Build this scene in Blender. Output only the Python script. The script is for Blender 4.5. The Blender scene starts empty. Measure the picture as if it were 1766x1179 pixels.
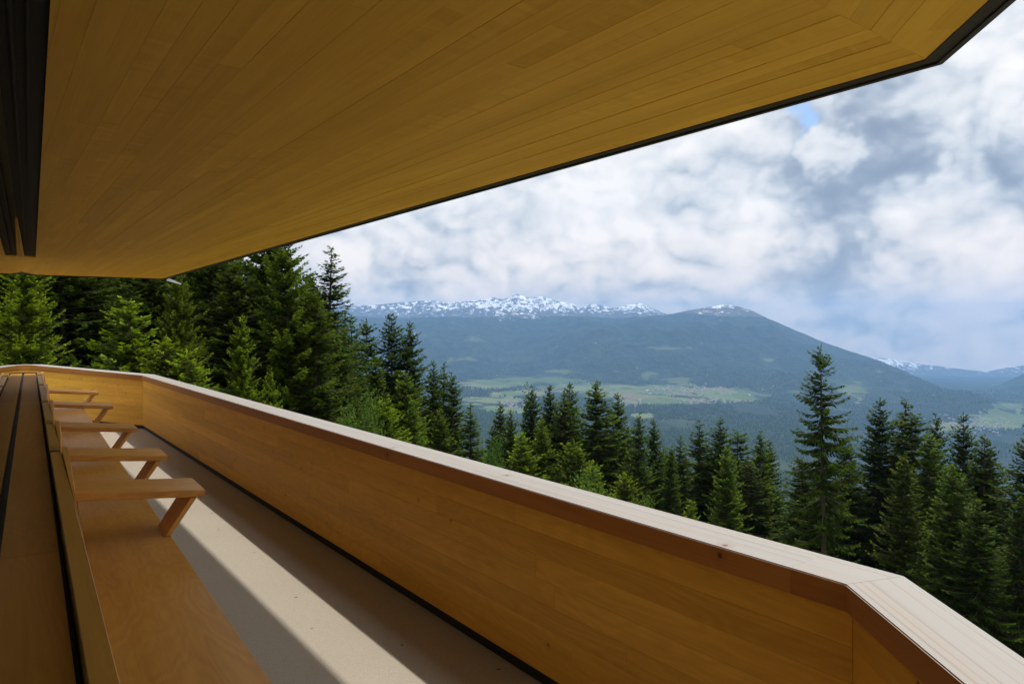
import bpy, bmesh, math, random
import numpy as np
from mathutils import Vector, Matrix

random.seed(7)
rng = np.random.default_rng(7)
R = math.radians
SC = bpy.context.scene
COL = SC.collection

# ------------------------------------------------------------------ camera, sky, sun, exposure
EYE = 1.84
cam_d = bpy.data.cameras.new('camera')
cam_d.lens = 24.0
cam_d.sensor_width = 36.0
cam_d.shift_y = -20.5 / 1766
cam_d.clip_start = 0.02
cam_d.clip_end = 60000
cam = bpy.data.objects.new('camera', cam_d)
cam.location = (0, 0, EYE)
cam.rotation_euler = (R(90), 0, 0)
COL.objects.link(cam)
SC.camera = cam

SUN_AZ = R(50)            # clockwise from +Y
SUN_EL = R(66.0)
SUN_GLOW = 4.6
SKY_B, SKY_R = 0.28, 0.60
sun_d = bpy.data.lights.new('sun', 'SUN')
sun_d.energy = 2.0
sun_d.angle = R(1.0)
sun_d.color = (1.0, 0.95, 0.87)
sun = bpy.data.objects.new('sun', sun_d)
sdir = Vector((math.sin(SUN_AZ) * math.cos(SUN_EL), math.cos(SUN_AZ) * math.cos(SUN_EL), math.sin(SUN_EL)))
sun.rotation_euler = sdir.to_track_quat('Z', 'Y').to_euler()
sun.location = (20, 20, 60)
COL.objects.link(sun)

SC.view_settings.view_transform = 'Standard'
SC.view_settings.look = 'None'
SC.view_settings.gamma = 1.0
SC.view_settings.exposure = 1.0
SC.view_settings.use_curve_mapping = False
SC.cycles.volume_bounces = 0
SC.cycles.max_bounces = 10
SC.cycles.diffuse_bounces = 6


class NT:
    """small node-tree helper"""
    def __init__(s, tree):
        s.t = tree; s.n = tree.nodes; s.l = tree.links
    def node(s, typ, ins=None, **kw):
        n = s.n.new(typ)
        for k, v in kw.items():
            setattr(n, k, v)
        for k, v in (ins or {}).items():
            sock = n.inputs[k]
            if isinstance(v, bpy.types.NodeSocket):
                s.l.new(v, sock)
            elif isinstance(v, bpy.types.Node):
                s.l.new(v.outputs[0], sock)
            else:
                sock.default_value = v
        return n
    def math(s, op, a, b=0.0, c=0.0, clamp=False):
        n = s.node('ShaderNodeMath', {0: a, 1: b, 2: c}, operation=op)
        n.use_clamp = clamp
        return n.outputs[0]
    def vmath(s, op, a, b=(0, 0, 0)):
        n = s.node('ShaderNodeVectorMath', {0: a, 1: b}, operation=op)
        return n.outputs['Value'] if op in ('DOT_PRODUCT', 'LENGTH', 'DISTANCE') else n.outputs[0]
    def mix(s, f, a, b, blend='MIX'):
        n = s.n.new('ShaderNodeMix'); n.data_type = 'RGBA'; n.blend_type = blend
        for sock, v in ((n.inputs[0], f), (n.inputs[6], a), (n.inputs[7], b)):
            if isinstance(v, bpy.types.NodeSocket): s.l.new(v, sock)
            else: sock.default_value = v if not isinstance(v, tuple) or len(v) == 4 else (*v, 1)
        return n.outputs[2]
    def noise(s, vec, scale, detail=4.0, rough=0.55, dist=0.0):
        n = s.node('ShaderNodeTexNoise', {'Vector': vec, 'Scale': scale, 'Detail': detail, 'Roughness': rough, 'Distortion': dist})
        return n.outputs['Fac']
    def step(s, v, lo, hi, a=0.0, b=1.0):
        n = s.node('ShaderNodeMapRange', {0: v, 1: lo, 2: hi, 3: a, 4: b}, interpolation_type='SMOOTHSTEP')
        return n.outputs[0]
    def ramp(s, v, stops):
        n = s.n.new('ShaderNodeValToRGB')
        els = n.color_ramp.elements
        while len(els) < len(stops): els.new(0.5)
        for e, (p, c) in zip(els, stops):
            e.position = p; e.color = (*c, 1) if len(c) == 3 else c
        s.l.new(v, n.inputs[0])
        return n.outputs[0]


F = 1177.3
def pdir(px, py):
    return Vector(((px - 883) / F, 1.0, (569 - py) / F)).normalized()


# ---- sky: Nishita seen through a broken deck of clouds
world = bpy.data.worlds.new('World')
SC.world = world
world.use_nodes = True
world.node_tree.nodes.clear()
w = NT(world.node_tree)
sky = w.node('ShaderNodeTexSky', sky_type='NISHITA')
sky.sun_disc = False
sky.sun_elevation = SUN_EL
sky.sun_rotation = SUN_AZ
sky.altitude = 1200
tc = w.node('ShaderNodeTexCoord').outputs['Generated']
d0 = w.vmath('NORMALIZE', tc)
wob = w.node('ShaderNodeTexNoise', {'Vector': d0, 'Scale': 8.0, 'Detail': 4.0, 'Roughness': 0.6})
wv = w.vmath('SUBTRACT', wob.outputs['Color'], (0.5, 0.5, 0.5))
dw = w.vmath('NORMALIZE', w.vmath('ADD', d0, w.vmath('MULTIPLY', wv, (0.17, 0.17, 0.17))))
sep = w.node('ShaderNodeSeparateXYZ', {0: d0})
zc = w.math('MAXIMUM', sep.outputs[2], 0.0)
den = w.math('ADD', zc, 0.20)
q = w.node('ShaderNodeCombineXYZ', {0: w.math('DIVIDE', sep.outputs[0], den), 1: w.math('DIVIDE', sep.outputs[1], den), 2: 0.0}).outputs[0]
n_big = w.noise(q, 0.8, 5.0, 0.5, 0.2)
p1 = w.vmath('MULTIPLY', w.vmath('ADD', d0, w.vmath('MULTIPLY', wv, (0.045, 0.045, 0.045))), (1, 1, 1.35))


def billow(shift):
    """rounded cumulus heads with dark creases"""
    p = w.vmath('ADD', p1, shift)
    tot = None
    for sc_, k in ((8.0, 1.0), (17.0, 0.55), (37.0, 0.30)):
        n = w.noise(p, sc_, 0.0)
        b = w.math('MULTIPLY', w.math('ABSOLUTE', w.math('SUBTRACT', n, 0.5)), k)
        tot = b if tot is None else w.math('ADD', tot, b)
    return tot


bl = billow((0, 0, 0))
relief = w.math('SUBTRACT', bl, billow((0.012, 0.0, 0.020)))       # lit towards the sun, grey underneath
n_soft = w.noise(w.vmath('MULTIPLY', d0, (1, 1, 1.7)), 6.5, 7.0, 0.61, 0.15)
val = w.math('ADD', w.math('MULTIPLY', n_big, 0.42), w.math('MULTIPLY', n_soft, 0.58))
val = w.math('ADD', val, w.math('MULTIPLY', w.math('SUBTRACT', bl, 0.22), SKY_B))
val = w.math('ADD', val, w.math('MULTIPLY', relief, SKY_R))


def mass(px, py, rad, soft=0.55):
    """0..1 cloud mass round one direction, with a ragged edge"""
    dist = w.vmath('DISTANCE', dw, tuple(pdir(px, py)))
    return w.step(dist, rad, rad * (1 - soft), 0.0, 1.0)


for px, py, rad, k in ((1455, 290, 0.085, -0.095), (1430, 400, 0.085, -0.095), (1480, 500, 0.085, -0.10), (1570, 200, 0.10, -0.075), (1390, 470, 0.06, -0.05), (1690, 330, 0.08, -0.05),
                       (750, 460, 0.075, -0.11), (680, 470, 0.05, -0.08), (930, 470, 0.075, -0.06), (1130, 470, 0.08, -0.04), (1000, 500, 0.06, -0.04),
                       (880, 330, 0.28, 0.085), (1150, 330, 0.20, 0.075), (1425, 255, 0.038, 0.20), (1720, 110, 0.10, 0.09), (1610, 290, 0.05, 0.05),
                       (607, 450, 0.040, 0.16), (700, 395, 0.06, 0.06), (1290, 400, 0.06, 0.05), (1640, 570, 0.13, 0.075), (1380, 560, 0.06, 0.04), (1630, 430, 0.09, 0.045)):
    val = w.math('ADD', val, w.math('MULTIPLY', mass(px, py, rad), k * 1.25))
cloud = w.ramp(val, [(0.12, (0.150, 0.176, 0.222)), (0.25, (0.184, 0.215, 0.262)), (0.36, (0.262, 0.290, 0.328)), (0.46, (0.372, 0.391, 0.412)), (0.57, (0.462, 0.462, 0.464)), (0.74, (0.555, 0.542, 0.528))])
# low clouds seen through the warm lower air
cloud = w.mix(w.step(zc, 0.20, -0.02), cloud, w.mix(1.0, cloud, (1.42, 1.20, 0.98, 1), 'MULTIPLY'))
# thin-cloud aureole round the sun, added and raised to fill the half-shaded floor
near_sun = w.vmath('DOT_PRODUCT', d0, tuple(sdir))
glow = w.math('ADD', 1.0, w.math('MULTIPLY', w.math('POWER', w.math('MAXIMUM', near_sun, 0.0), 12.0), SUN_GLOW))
hole = w.math('MULTIPLY', mass(1376, 232, 0.020, 0.8), w.step(n_soft, 0.30, 0.44))
bg_sky = w.node('ShaderNodeBackground', {'Color': sky.outputs[0], 'Strength': 0.09})
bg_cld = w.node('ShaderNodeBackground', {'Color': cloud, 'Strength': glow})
mxs = w.node('ShaderNodeMixShader', {0: hole, 1: bg_cld.outputs[0], 2: bg_sky.outputs[0]})
wo = w.node('ShaderNodeOutputWorld', {'Surface': mxs.outputs[0]})


# ------------------------------------------------------------------ object helpers
def link(o, parent=None):
    COL.objects.link(o)
    if parent is not None:
        o.parent = parent
    return o


def tag(o, label=None, cat=None, group=None, kind=None):
    for k, v in (('label', label), ('category', cat), ('group', group), ('kind', kind)):
        if v: o[k] = v
    return o


def empty(name, loc=(0, 0, 0), rz=0.0):
    o = bpy.data.objects.new(name, None)
    o.location = loc
    o.rotation_euler = (0, 0, rz)
    o.empty_display_size = 0.2
    return link(o)


def mesh_np(name, verts, faces, mat=None, smooth=False, attrs=None):
    """verts (n,3), faces (m,3|4) int arrays"""
    me = bpy.data.meshes.new(name)
    verts = np.asarray(verts, dtype=np.float32); faces = np.asarray(faces, dtype=np.int32)
    k = faces.shape[1]
    me.vertices.add(len(verts)); me.vertices.foreach_set('co', verts.ravel())
    me.loops.add(faces.size); me.loops.foreach_set('vertex_index', faces.ravel())
    me.polygons.add(len(faces))
    me.polygons.foreach_set('loop_start', np.arange(0, faces.size, k, dtype=np.int32))
    me.polygons.foreach_set('loop_total', np.full(len(faces), k, dtype=np.int32))
    if smooth:
        me.polygons.foreach_set('use_smooth', np.ones(len(faces), dtype=bool))
    me.update(calc_edges=True)
    for an, data in (attrs or {}).items():
        a = me.attributes.new(an, 'FLOAT_COLOR', 'POINT')
        data = np.asarray(data, dtype=np.float32)
        a.data.foreach_set('color', data.ravel())
    if mat: me.materials.append(mat)
    return me


def mesh_bm(name, bm, mat=None, smooth=False):
    me = bpy.data.meshes.new(name)
    bmesh.ops.recalc_face_normals(bm, faces=bm.faces)
    bm.to_mesh(me); bm.free()
    if mat: me.materials.append(mat)
    if smooth:
        me.polygons.foreach_set('use_smooth', np.ones(len(me.polygons), dtype=bool))
    return me


def prism(bm, pts, z0, z1):
    """closed prism over a plan polygon; z0/z1 numbers or per-point lists"""
    n = len(pts)
    a = z0 if isinstance(z0, (list, tuple)) else [z0] * n
    b = z1 if isinstance(z1, (list, tuple)) else [z1] * n
    lo = [bm.verts.new((p[0], p[1], a[i])) for i, p in enumerate(pts)]
    hi = [bm.verts.new((p[0], p[1], b[i])) for i, p in enumerate(pts)]
    bm.faces.new(lo[::-1]); bm.faces.new(hi)
    for i in range(n):
        j = (i + 1) % n
        bm.faces.new((lo[i], lo[j], hi[j], hi[i]))


def hexa(bm, c):
    """box from eight corners: bottom 0-3, top 4-7"""
    v = [bm.verts.new(p) for p in c]
    for f in ((3, 2, 1, 0), (4, 5, 6, 7), (0, 1, 5, 4), (1, 2, 6, 5), (2, 3, 7, 6), (3, 0, 4, 7)):
        bm.faces.new([v[i] for i in f])


def board(name, mat, pts, z0, z1, ang, parent, bevel=0.0, segs=1):
    """plan polygon pts (world) extruded z0..z1 as an object whose local x runs along the grain (angle ang)"""
    cx = sum(p[0] for p in pts) / len(pts); cy = sum(p[1] for p in pts) / len(pts)
    ca, sa = math.cos(-ang), math.sin(-ang)
    loc = [((p[0] - cx) * ca - (p[1] - cy) * sa, (p[0] - cx) * sa + (p[1] - cy) * ca) for p in pts]
    zb = z0[0] if isinstance(z0, (list, tuple)) else z0
    sub = lambda z: [q - zb for q in z] if isinstance(z, (list, tuple)) else z - zb
    bm = bmesh.new()
    prism(bm, loc, sub(z0), sub(z1))
    if bevel:
        bmesh.ops.bevel(bm, geom=[e for e in bm.edges if abs((e.verts[1].co - e.verts[0].co).normalized().x) > 0.95], offset=bevel, segments=segs, affect='EDGES', clamp_overlap=True)
    o = bpy.data.objects.new(name, mesh_bm(name, bm, mat))
    o.location = (cx, cy, zb); o.rotation_euler = (0, 0, ang)
    return link(o, parent)


def clip_poly(poly, a, b, keep):
    """keep the side of line a->b where cross*keep >= 0"""
    out = []
    dx, dy = b[0] - a[0], b[1] - a[1]
    side = lambda p: keep * (dx * (p[1] - a[1]) - dy * (p[0] - a[0]))
    for i, p in enumerate(poly):
        r = poly[(i + 1) % len(poly)]
        s, e = side(p), side(r)
        if s >= 0: out.append(p)
        if s * e < 0:
            t = s / (s - e)
            out.append((p[0] + (r[0] - p[0]) * t, p[1] + (r[1] - p[1]) * t))
    return out


def line_x(p, d, q, e):
    """intersection of p+td and q+ue in plan"""
    det = d[0] * (-e[1]) + e[0] * d[1]
    t = ((q[0] - p[0]) * (-e[1]) + e[0] * (q[1] - p[1])) / det
    return (p[0] + d[0] * t, p[1] + d[1] * t)


def offset_poly(poly, o):
    """move each edge of a convex ring inward by o (ring counter-clockwise)"""
    n = len(poly); lines = []
    for i in range(n):
        a, b = poly[i], poly[(i + 1) % n]
        L = math.hypot(b[0] - a[0], b[1] - a[1]); d = ((b[0] - a[0]) / L, (b[1] - a[1]) / L)
        lines.append(((a[0] - d[1] * o, a[1] + d[0] * o), d))
    return [line_x(lines[i - 1][0], lines[i - 1][1], lines[i][0], lines[i][1]) for i in range(n)]


# ------------------------------------------------------------------ materials
def new_mat(name):
    m = bpy.data.materials.new(name)
    m.use_nodes = True
    m.node_tree.nodes.clear()
    return m, NT(m.node_tree)


def finish(m, t, bsdf):
    t.node('ShaderNodeOutputMaterial', {'Surface': bsdf})
    return m


def wood(name, light, dark, rough=0.42, var=0.22, knots=0.0, rings=0.0, figure=0.0, spec=0.4, weather=None, streak=1.0, gscale=1.0):
    m, t = new_mat(name)
    oc = t.node('ShaderNodeTexCoord').outputs['Object']
    oi = t.node('ShaderNodeObjectInfo').outputs['Random']
    off = t.node('ShaderNodeCombineXYZ', {0: t.math('MULTIPLY', oi, 37.0), 1: t.math('MULTIPLY', oi, 91.0), 2: t.math('MULTIPLY', oi, 53.0)}).outputs[0]
    p = t.vmath('ADD', oc, off)
    g1 = t.noise(t.vmath('MULTIPLY', p, (0.7 * gscale, 11 * gscale, 11 * gscale)), 1.0, 5, 0.6, 0.4)
    g2 = t.noise(t.vmath('MULTIPLY', p, (2.5 * gscale, 95 * gscale, 95 * gscale)), 1.0, 4, 0.65, 0.1)
    blot = t.noise(t.vmath('MULTIPLY', p, (0.8, 1.6, 1.6)), 1.4, 3, 0.5)
    f = t.math('ADD', t.math('MULTIPLY', g1, 0.62), t.math('ADD', t.math('MULTIPLY', g2, 0.26 * streak), t.math('MULTIPLY', blot, 0.2)))
    if rings:
        wv = t.noise(t.vmath('MULTIPLY', p, (0.55, 2.6, 2.6)), 1.0, 3, 0.5, 0.3)
        rg = t.math('SINE', t.math('MULTIPLY', wv, 150.0))
        f = t.math('ADD', f, t.math('MULTIPLY', rg, rings))
    if figure:
        fg = t.noise(t.vmath('MULTIPLY', p, (17, 2.2, 2.2)), 1.0, 2, 0.5, 0.7)
        pm = t.step(t.noise(t.vmath('MULTIPLY', p, (0.5, 0.9, 0.9)), 1.3, 1, 0.5), 0.5, 0.7)
        f = t.math('ADD', f, t.math('MULTIPLY', t.math('MULTIPLY', t.math('SUBTRACT', fg, 0.5), pm), figure))
    c = t.ramp(f, [(0.34, dark), (0.72, light)])
    k = t.math('ADD', t.math('MULTIPLY', t.math('SUBTRACT', oi, 0.5), var), 1.0)
    c = t.mix(1.0, c, t.node('ShaderNodeCombineColor', {0: k, 1: t.math('POWER', k, 1.18), 2: t.math('POWER', k, 1.5)}).outputs[0], 'MULTIPLY')
    if weather:
        wn = t.noise(t.vmath('MULTIPLY', p, (0.5, 14, 14)), 1.0, 6, 0.62, 0.3)
        nz = t.node('ShaderNodeSeparateXYZ', {0: t.node('ShaderNodeNewGeometry').outputs['Normal']}).outputs[2]
        amt = t.math('MULTIPLY', t.step(nz, 0.35, 0.95), t.step(wn, 0.2, 0.55, 0.86, 1.0))
        lines = t.step(t.noise(t.vmath('MULTIPLY', p, (0.35, 60, 60)), 1.0, 3, 0.6), 0.52, 0.66)
        wc = t.mix(lines, (*weather, 1), (weather[0] * 0.80, weather[1] * 0.76, weather[2] * 0.71, 1))
        c = t.mix(amt, c, wc)
    if knots:
        sx = t.node('ShaderNodeSeparateXYZ', {0: p})
        kv = t.node('ShaderNodeCombineXYZ', {0: t.math('MULTIPLY', sx.outputs[0], 2.6), 1: t.math('MULTIPLY', t.math('ADD', sx.outputs[1], sx.outputs[2]), 2.3)})
        vo = t.node('ShaderNodeTexVoronoi', {'Vector': kv, 'Scale': knots, 'Randomness': 1.0}, voronoi_dimensions='2D')
        r = t.node('ShaderNodeSeparateColor', {0: vo.outputs['Color']}).outputs[0]
        hit = t.math('MULTIPLY', t.step(vo.outputs['Distance'], 0.034, 0.018), t.step(r, 0.80, 0.82))
        halo = t.math('MULTIPLY', t.step(vo.outputs['Distance'], 0.14, 0.02), t.step(r, 0.80, 0.82))
        c = t.mix(t.math('MULTIPLY', halo, 0.3), c, (dark[0] * 0.7, dark[1] * 0.6, dark[2] * 0.5, 1))
        c = t.mix(t.math('MULTIPLY', hit, 0.8), c, (0.05, 0.022, 0.008, 1))
    bp = t.node('ShaderNodeBump', {'Strength': 0.13, 'Distance': 0.004, 'Height': t.math('ADD', g2, t.math('MULTIPLY', g1, 0.6))})
    rr = t.math('ADD', t.math('MULTIPLY', g1, 0.16), rough - 0.08)
    b = t.node('ShaderNodeBsdfPrincipled', {'Base Color': c, 'Roughness': rr, 'Specular IOR Level': spec, 'Normal': bp.outputs[0]})
    return finish(m, t, b.outputs[0])


def plain(name, col, rough=0.5, metal=0.0, var=0.25, scale=6.0, spec=0.5):
    m, t = new_mat(name)
    oc = t.node('ShaderNodeTexCoord').outputs['Object']
    n = t.noise(oc, scale, 5, 0.6)
    c = t.mix(n, tuple(x * (1 - var) for x in col), tuple(min(1, x * (1 + var)) for x in col))
    b = t.node('ShaderNodeBsdfPrincipled', {'Base Color': c, 'Roughness': rough, 'Metallic': metal, 'Specular IOR Level': spec})
    return finish(m, t, b.outputs[0])


M = {}
M['soffit'] = wood('soffit_larch', (0.76, 0.450, 0.068), (0.59, 0.318, 0.034), 0.5, 0.13, figure=0.50, spec=0.12)
M['panel'] = wood('balustrade_spruce', (0.90, 0.500, 0.068), (0.68, 0.335, 0.034), 0.48, 0.20, knots=1.5, rings=0.045, spec=0.2)
M['rail'] = wood('handrail_larch', (0.54, 0.235, 0.045), (0.36, 0.125, 0.020), 0.5, 0.16, knots=1.0, spec=0.3, weather=(0.315, 0.298, 0.272))
M['seat'] = wood('seat_maple', (0.60, 0.325, 0.068), (0.44, 0.205, 0.034), 0.34, 0.12, rings=0.055, figure=0.15, spec=0.45)
M['arm'] = wood('armrest_larch', (0.66, 0.325, 0.062), (0.38, 0.145, 0.020), 0.38, 0.22, spec=0.4, streak=1.9, rings=0.05)
M['sill'] = wood('sill_birch', (0.36, 0.170, 0.018), (0.25, 0.105, 0.008), 0.55, 0.14, rings=0.04, figure=0.2, spec=0.1)
M['back'] = wood('backrest_birch', (0.50, 0.27, 0.042), (0.35, 0.165, 0.020), 0.4, 0.14, spec=0.4)
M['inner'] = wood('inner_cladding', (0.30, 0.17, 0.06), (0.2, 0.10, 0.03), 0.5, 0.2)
M['fascia'] = plain('dark_bronze_metal', (0.030, 0.025, 0.023), 0.45, 0.2)
M['lip'] = plain('bronze_drip_edge', (0.038, 0.031, 0.028), 0.45, 0.2)
M['black'] = plain('black_gap_lining', (0.010, 0.012, 0.011), 0.75, 0, 0.2)
M['whitemetal'] = plain('white_painted_metal', (0.72, 0.74, 0.76), 0.35, 0, 0.05)
M['concrete_wall'] = plain('fair_faced_concrete', (0.32, 0.31, 0.29), 0.8)
M['roofing'] = plain('dark_roofing', (0.06, 0.058, 0.055), 0.8)

# terrace floor: pale ground concrete with grit and a few leaf crumbs
m, t = new_mat('terrace_terrazzo')
oc = t.node('ShaderNodeTexCoord').outputs['Object']
big = t.noise(oc, 1.1, 4, 0.55)
grit = t.noise(oc, 120.0, 4, 0.75)
mid = t.noise(oc, 28.0, 4, 0.6)
c = t.mix(big, (0.335, 0.300, 0.240, 1), (0.405, 0.365, 0.296, 1))
c = t.mix(t.math('MULTIPLY', t.step(grit, 0.54, 0.62), 0.8), c, (0.22, 0.19, 0.15, 1))
c = t.mix(t.math('MULTIPLY', t.step(grit, 0.42, 0.34), 0.5), c, (0.56, 0.53, 0.46, 1))
c = t.mix(t.math('MULTIPLY', t.step(mid, 0.48, 0.70), 0.34), c, (0.30, 0.265, 0.21, 1))
vo = t.node('ShaderNodeTexVoronoi', {'Vector': t.vmath('ADD', oc, t.vmath('MULTIPLY', t.node('ShaderNodeTexNoise', {'Vector': oc, 'Scale': 60.0}).outputs['Color'], (0.03, 0.03, 0.03))), 'Scale': 3.4}, voronoi_dimensions='2D')
vr = t.node('ShaderNodeSeparateColor', {0: vo.outputs['Color']})
spot = t.math('MULTIPLY', t.step(vo.outputs['Distance'], 0.036, 0.022), t.step(vr.outputs[0], 0.78, 0.80))
c = t.mix(spot, c, (0.07, 0.045, 0.022, 1))
bp = t.node('ShaderNodeBump', {'Strength': 0.25, 'Distance': 0.003, 'Height': grit})
b = t.node('ShaderNodeBsdfPrincipled', {'Base Color': c, 'Roughness': 0.62, 'Specular IOR Level': 0.35, 'Normal': bp.outputs[0]})
M['floor'] = finish(m, t, b.outputs[0])

m, t = new_mat('window_glass')
lw = t.node('ShaderNodeFresnel', {'IOR': 1.5})
b1 = t.node('ShaderNodeBsdfTransparent', {'Color': (0.90, 0.94, 0.92, 1)})
b2 = t.node('ShaderNodeBsdfGlossy', {'Color': (0.96, 0.97, 0.96, 1), 'Roughness': 0.004})
b = t.node('ShaderNodeMixShader', {0: lw.outputs[0], 1: b1.outputs[0], 2: b2.outputs[0]})
M['glass'] = finish(m, t, b.outputs[0])

# ------------------------------------------------------------------ terrace geometry (plan, metres; camera over 0,0)
MD = (-0.6080, 0.7939)         # along the long balustrade, away from the camera
MN = (0.7939, 0.6080)          # outward from it
BD = (-0.5768, 0.8169)         # along the bench
BN = (0.8169, 0.5768)
angM = math.atan2(MD[1], MD[0])
angB = math.atan2(BD[1], BD[0])
P = lambda n, s: (MN[0] * n + MD[0] * s, MN[1] * n + MD[1] * s)
B = lambda s, u: (BN[0] * s + BD[0] * u, BN[1] * s + BD[1] * u)
at = lambda px, py, dz: ((px - 883) / (py - 569) * dz, F * dz / (py - 569))   # plan point dz metres below (+) or above (-) the eye

ZR = 1.000                     # handrail top
N_R = 2.25                     # inner edge of the rail
N_W = 2.275                    # inner face of the balustrade
C_near = at(1462, 1010, EYE - ZR)
s_near = C_near[0] * MD[0] + C_near[1] * MD[1]
C_far = at(245, 647, EYE - ZR)
s_far = C_far[0] * MD[0] + C_far[1] * MD[1]

# floor slab (structure)
slab = [P(2.33, s_far + 0.35), (-10.6, 14.9), (-12.5, 14.2), (-9.5, 2.0), (-5.0, -5.0), (1.3, -5.0), (1.35, 2.2)]
bm = bmesh.new(); prism(bm, slab[::-1], -0.35, 0.0)
o = link(bpy.data.objects.new('terrace_floor', mesh_bm('terrace_floor', bm, M['floor']))); tag(o, kind='structure')

# ---- balustrade: one thing; wall boards, rail boards, black shadow gap
bal = tag(empty('balustrade', (*P(N_W, 6), 0)), 'long timber balustrade with pale weathered handrail around the terrace edge', 'balustrade')
def part(o):
    o.parent = bal
    o.matrix_parent_inverse = bal.matrix_basis.inverted()
    return o

CH = ((937 - 883) / F, 1.0); L = math.hypot(*CH); CH = (CH[0] / L, CH[1] / L)      # short return past the camera
CHN = (CH[1], -CH[0])
angC = math.atan2(CH[1], CH[0])
EW0 = P(N_W, s_far + 0.03)                                            # end wall, far corner and on to the left
EW1 = (-10.12, 14.30)
EW2 = (-12.2, 14.45)
mitre = line_x(C_near, MD, C_near, CH)
def off_line(p, n, o): return (p[0] + n[0] * o, p[1] + n[1] * o)
def corner(o):     # corner of the two runs at offset o outward of the rail's inner edge
    return line_x(P(N_R + o, 0), MD, off_line(C_near, CHN, o), CH)
# wall lamellas of the long run
rows = 7
z_lo, z_hi = 0.065, ZR - 0.093
hgt = (z_hi - z_lo) / rows
far_s = s_far + 0.06
cw = corner(0.028)
near_s = cw[0] * MD[0] + cw[1] * MD[1]
for r in range(rows):
    s = near_s - 0.0
    first = True
    while s < far_s - 0.02:
        ln = random.uniform(2.2, 3.4)
        if first: ln *= random.uniform(0.35, 1.0)
        first = False
        e = min(s + ln, far_s)
        if far_s - e < 0.5: e = far_s
        prd = random.uniform(0, 0.0006)
        a, b2_ = s + 0.0003, e - 0.0003
        part(board('plank', M['panel'], [P(N_W + prd, a), P(N_W + 0.05, a), P(N_W + 0.05, b2_), P(N_W + prd, b2_)], z_lo + r * hgt + 0.0004, z_lo + (r + 1) * hgt - 0.0004, angM, None))
        s = e
# wall lamellas of the return beside the camera
for r in range(rows):
    p0, p1 = cw, off_line(cw, (-CH[0], -CH[1]), 2.6)
    p2 = off_line(p1, (-CH[0], -CH[1]), 3.4)
    for a, c_ in ((p0, p1), (p1, p2)):
        part(board('plank', M['panel'], [a, c_, off_line(c_, CHN, 0.05), off_line(a, CHN, 0.05)][::-1], z_lo + r * hgt + 0.0004, z_lo + (r + 1) * hgt - 0.0004, angC, None))
# wall lamellas of the end wall
def run(p, q, name, mat, o0, o1, z0, z1, cuts=1, z0b=None, z1b=None):
    d = (q[0] - p[0], q[1] - p[1]); L = math.hypot(*d); d = (d[0] / L, d[1] / L); n = (d[1], -d[0])
    if n[1] < 0: n = (-n[0], -n[1])
    for k in range(cuts):
        a = off_line(p, d, L * k / cuts + 0.0003); c_ = off_line(p, d, L * (k + 1) / cuts - 0.0003)
        za0 = z0 + ((z0b if z0b is not None else z0) - z0) * k / cuts; zb0 = z0 + ((z0b if z0b is not None else z0) - z0) * (k + 1) / cuts
        za1 = z1 + ((z1b if z1b is not None else z1) - z1) * k / cuts; zb1 = z1 + ((z1b if z1b is not None else z1) - z1) * (k + 1) / cuts
        pts = [off_line(a, n, o0), off_line(c_, n, o0), off_line(c_, n, o1), off_line(a, n, o1)]
        part(board(name, mat, pts, [za0, zb0, zb0, za0], [za1, zb1, zb1, za1], math.atan2(d[1], d[0]), None))
RISE = 0.112
for r in range(rows):
    h0 = z_lo + r * hgt; h1 = h0 + hgt
    run(EW0, EW1, 'plank', M['panel'], 0, 0.05, h0 + 0.0004, h1 - 0.0004, 2, h0 * (1 + RISE) + 0.0004, h1 * (1 + RISE) - 0.0004)
    run(EW1, EW2, 'plank', M['panel'], 0, 0.05, h0 * (1 + RISE) + 0.0004, h1 * (1 + RISE) - 0.0004, 1)
# outer cladding
part(board('outer_cladding', M['panel'], [P(N_W + 0.14, near_s - 0.1), P(N_W + 0.19, near_s - 0.1), P(N_W + 0.19, far_s + 0.2), P(N_W + 0.14, far_s + 0.2)], -0.35, ZR - 0.07, angM, None))
# shadow gap: recessed black strip under the planks
part(board('base_strip', M['black'], [P(N_W + 0.012, near_s - 0.05), P(N_W + 0.05, near_s - 0.05), P(N_W + 0.05, far_s), P(N_W + 0.012, far_s)], 0.002, z_lo - 0.002, angM, None))
run(EW0, EW1, 'base_strip', M['black'], 0.012, 0.05, 0.002, z_lo - 0.003)
run(EW1, EW2, 'base_strip', M['black'], 0.012, 0.05, 0.002, z_lo - 0.003)
a = off_line(cw, CHN, 0.012); c_ = off_line(a, (-CH[0], -CH[1]), 6)
part(board('base_strip', M['black'], [a, c_, off_line(c_, CHN, 0.03), off_line(a, CHN, 0.03)][::-1], 0.002, z_lo - 0.002, angC, None))
# handrail boards
RW = 0.235
rail_cuts = [3.35, 6.4, 9.4]
ss = [None] + [s_near + v for v in (0.21, 3.2, 6.2, 9.2)] + [None]
ci, co = corner(0.0), corner(RW)
farI, farO = P(N_R, s_far), P(N_R + RW, s_far + 0.14)
for k in range(len(ss) - 1):
    a0 = ci if ss[k] is None else P(N_R, ss[k] + 0.0002)
    a1 = co if ss[k] is None else P(N_R + RW, ss[k] + 0.0002)
    b0 = farI if ss[k + 1] is None else P(N_R, ss[k + 1] - 0.0002)
    b1 = farO if ss[k + 1] is None else P(N_R + RW, ss[k + 1] - 0.0002)
    part(board('rail_board', M['rail'], [a0, a1, b1, b0], ZR - 0.093, ZR, angM, None, bevel=0.004, segs=2))
g = 0.0012
ci2, co2 = off_line(ci, (-CH[0], -CH[1]), g), off_line(co, (-CH[0], -CH[1]), g)
k1 = off_line(ci, (-CH[0], -CH[1]), 3.1); k1o = off_line(k1, CHN, RW)
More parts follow.
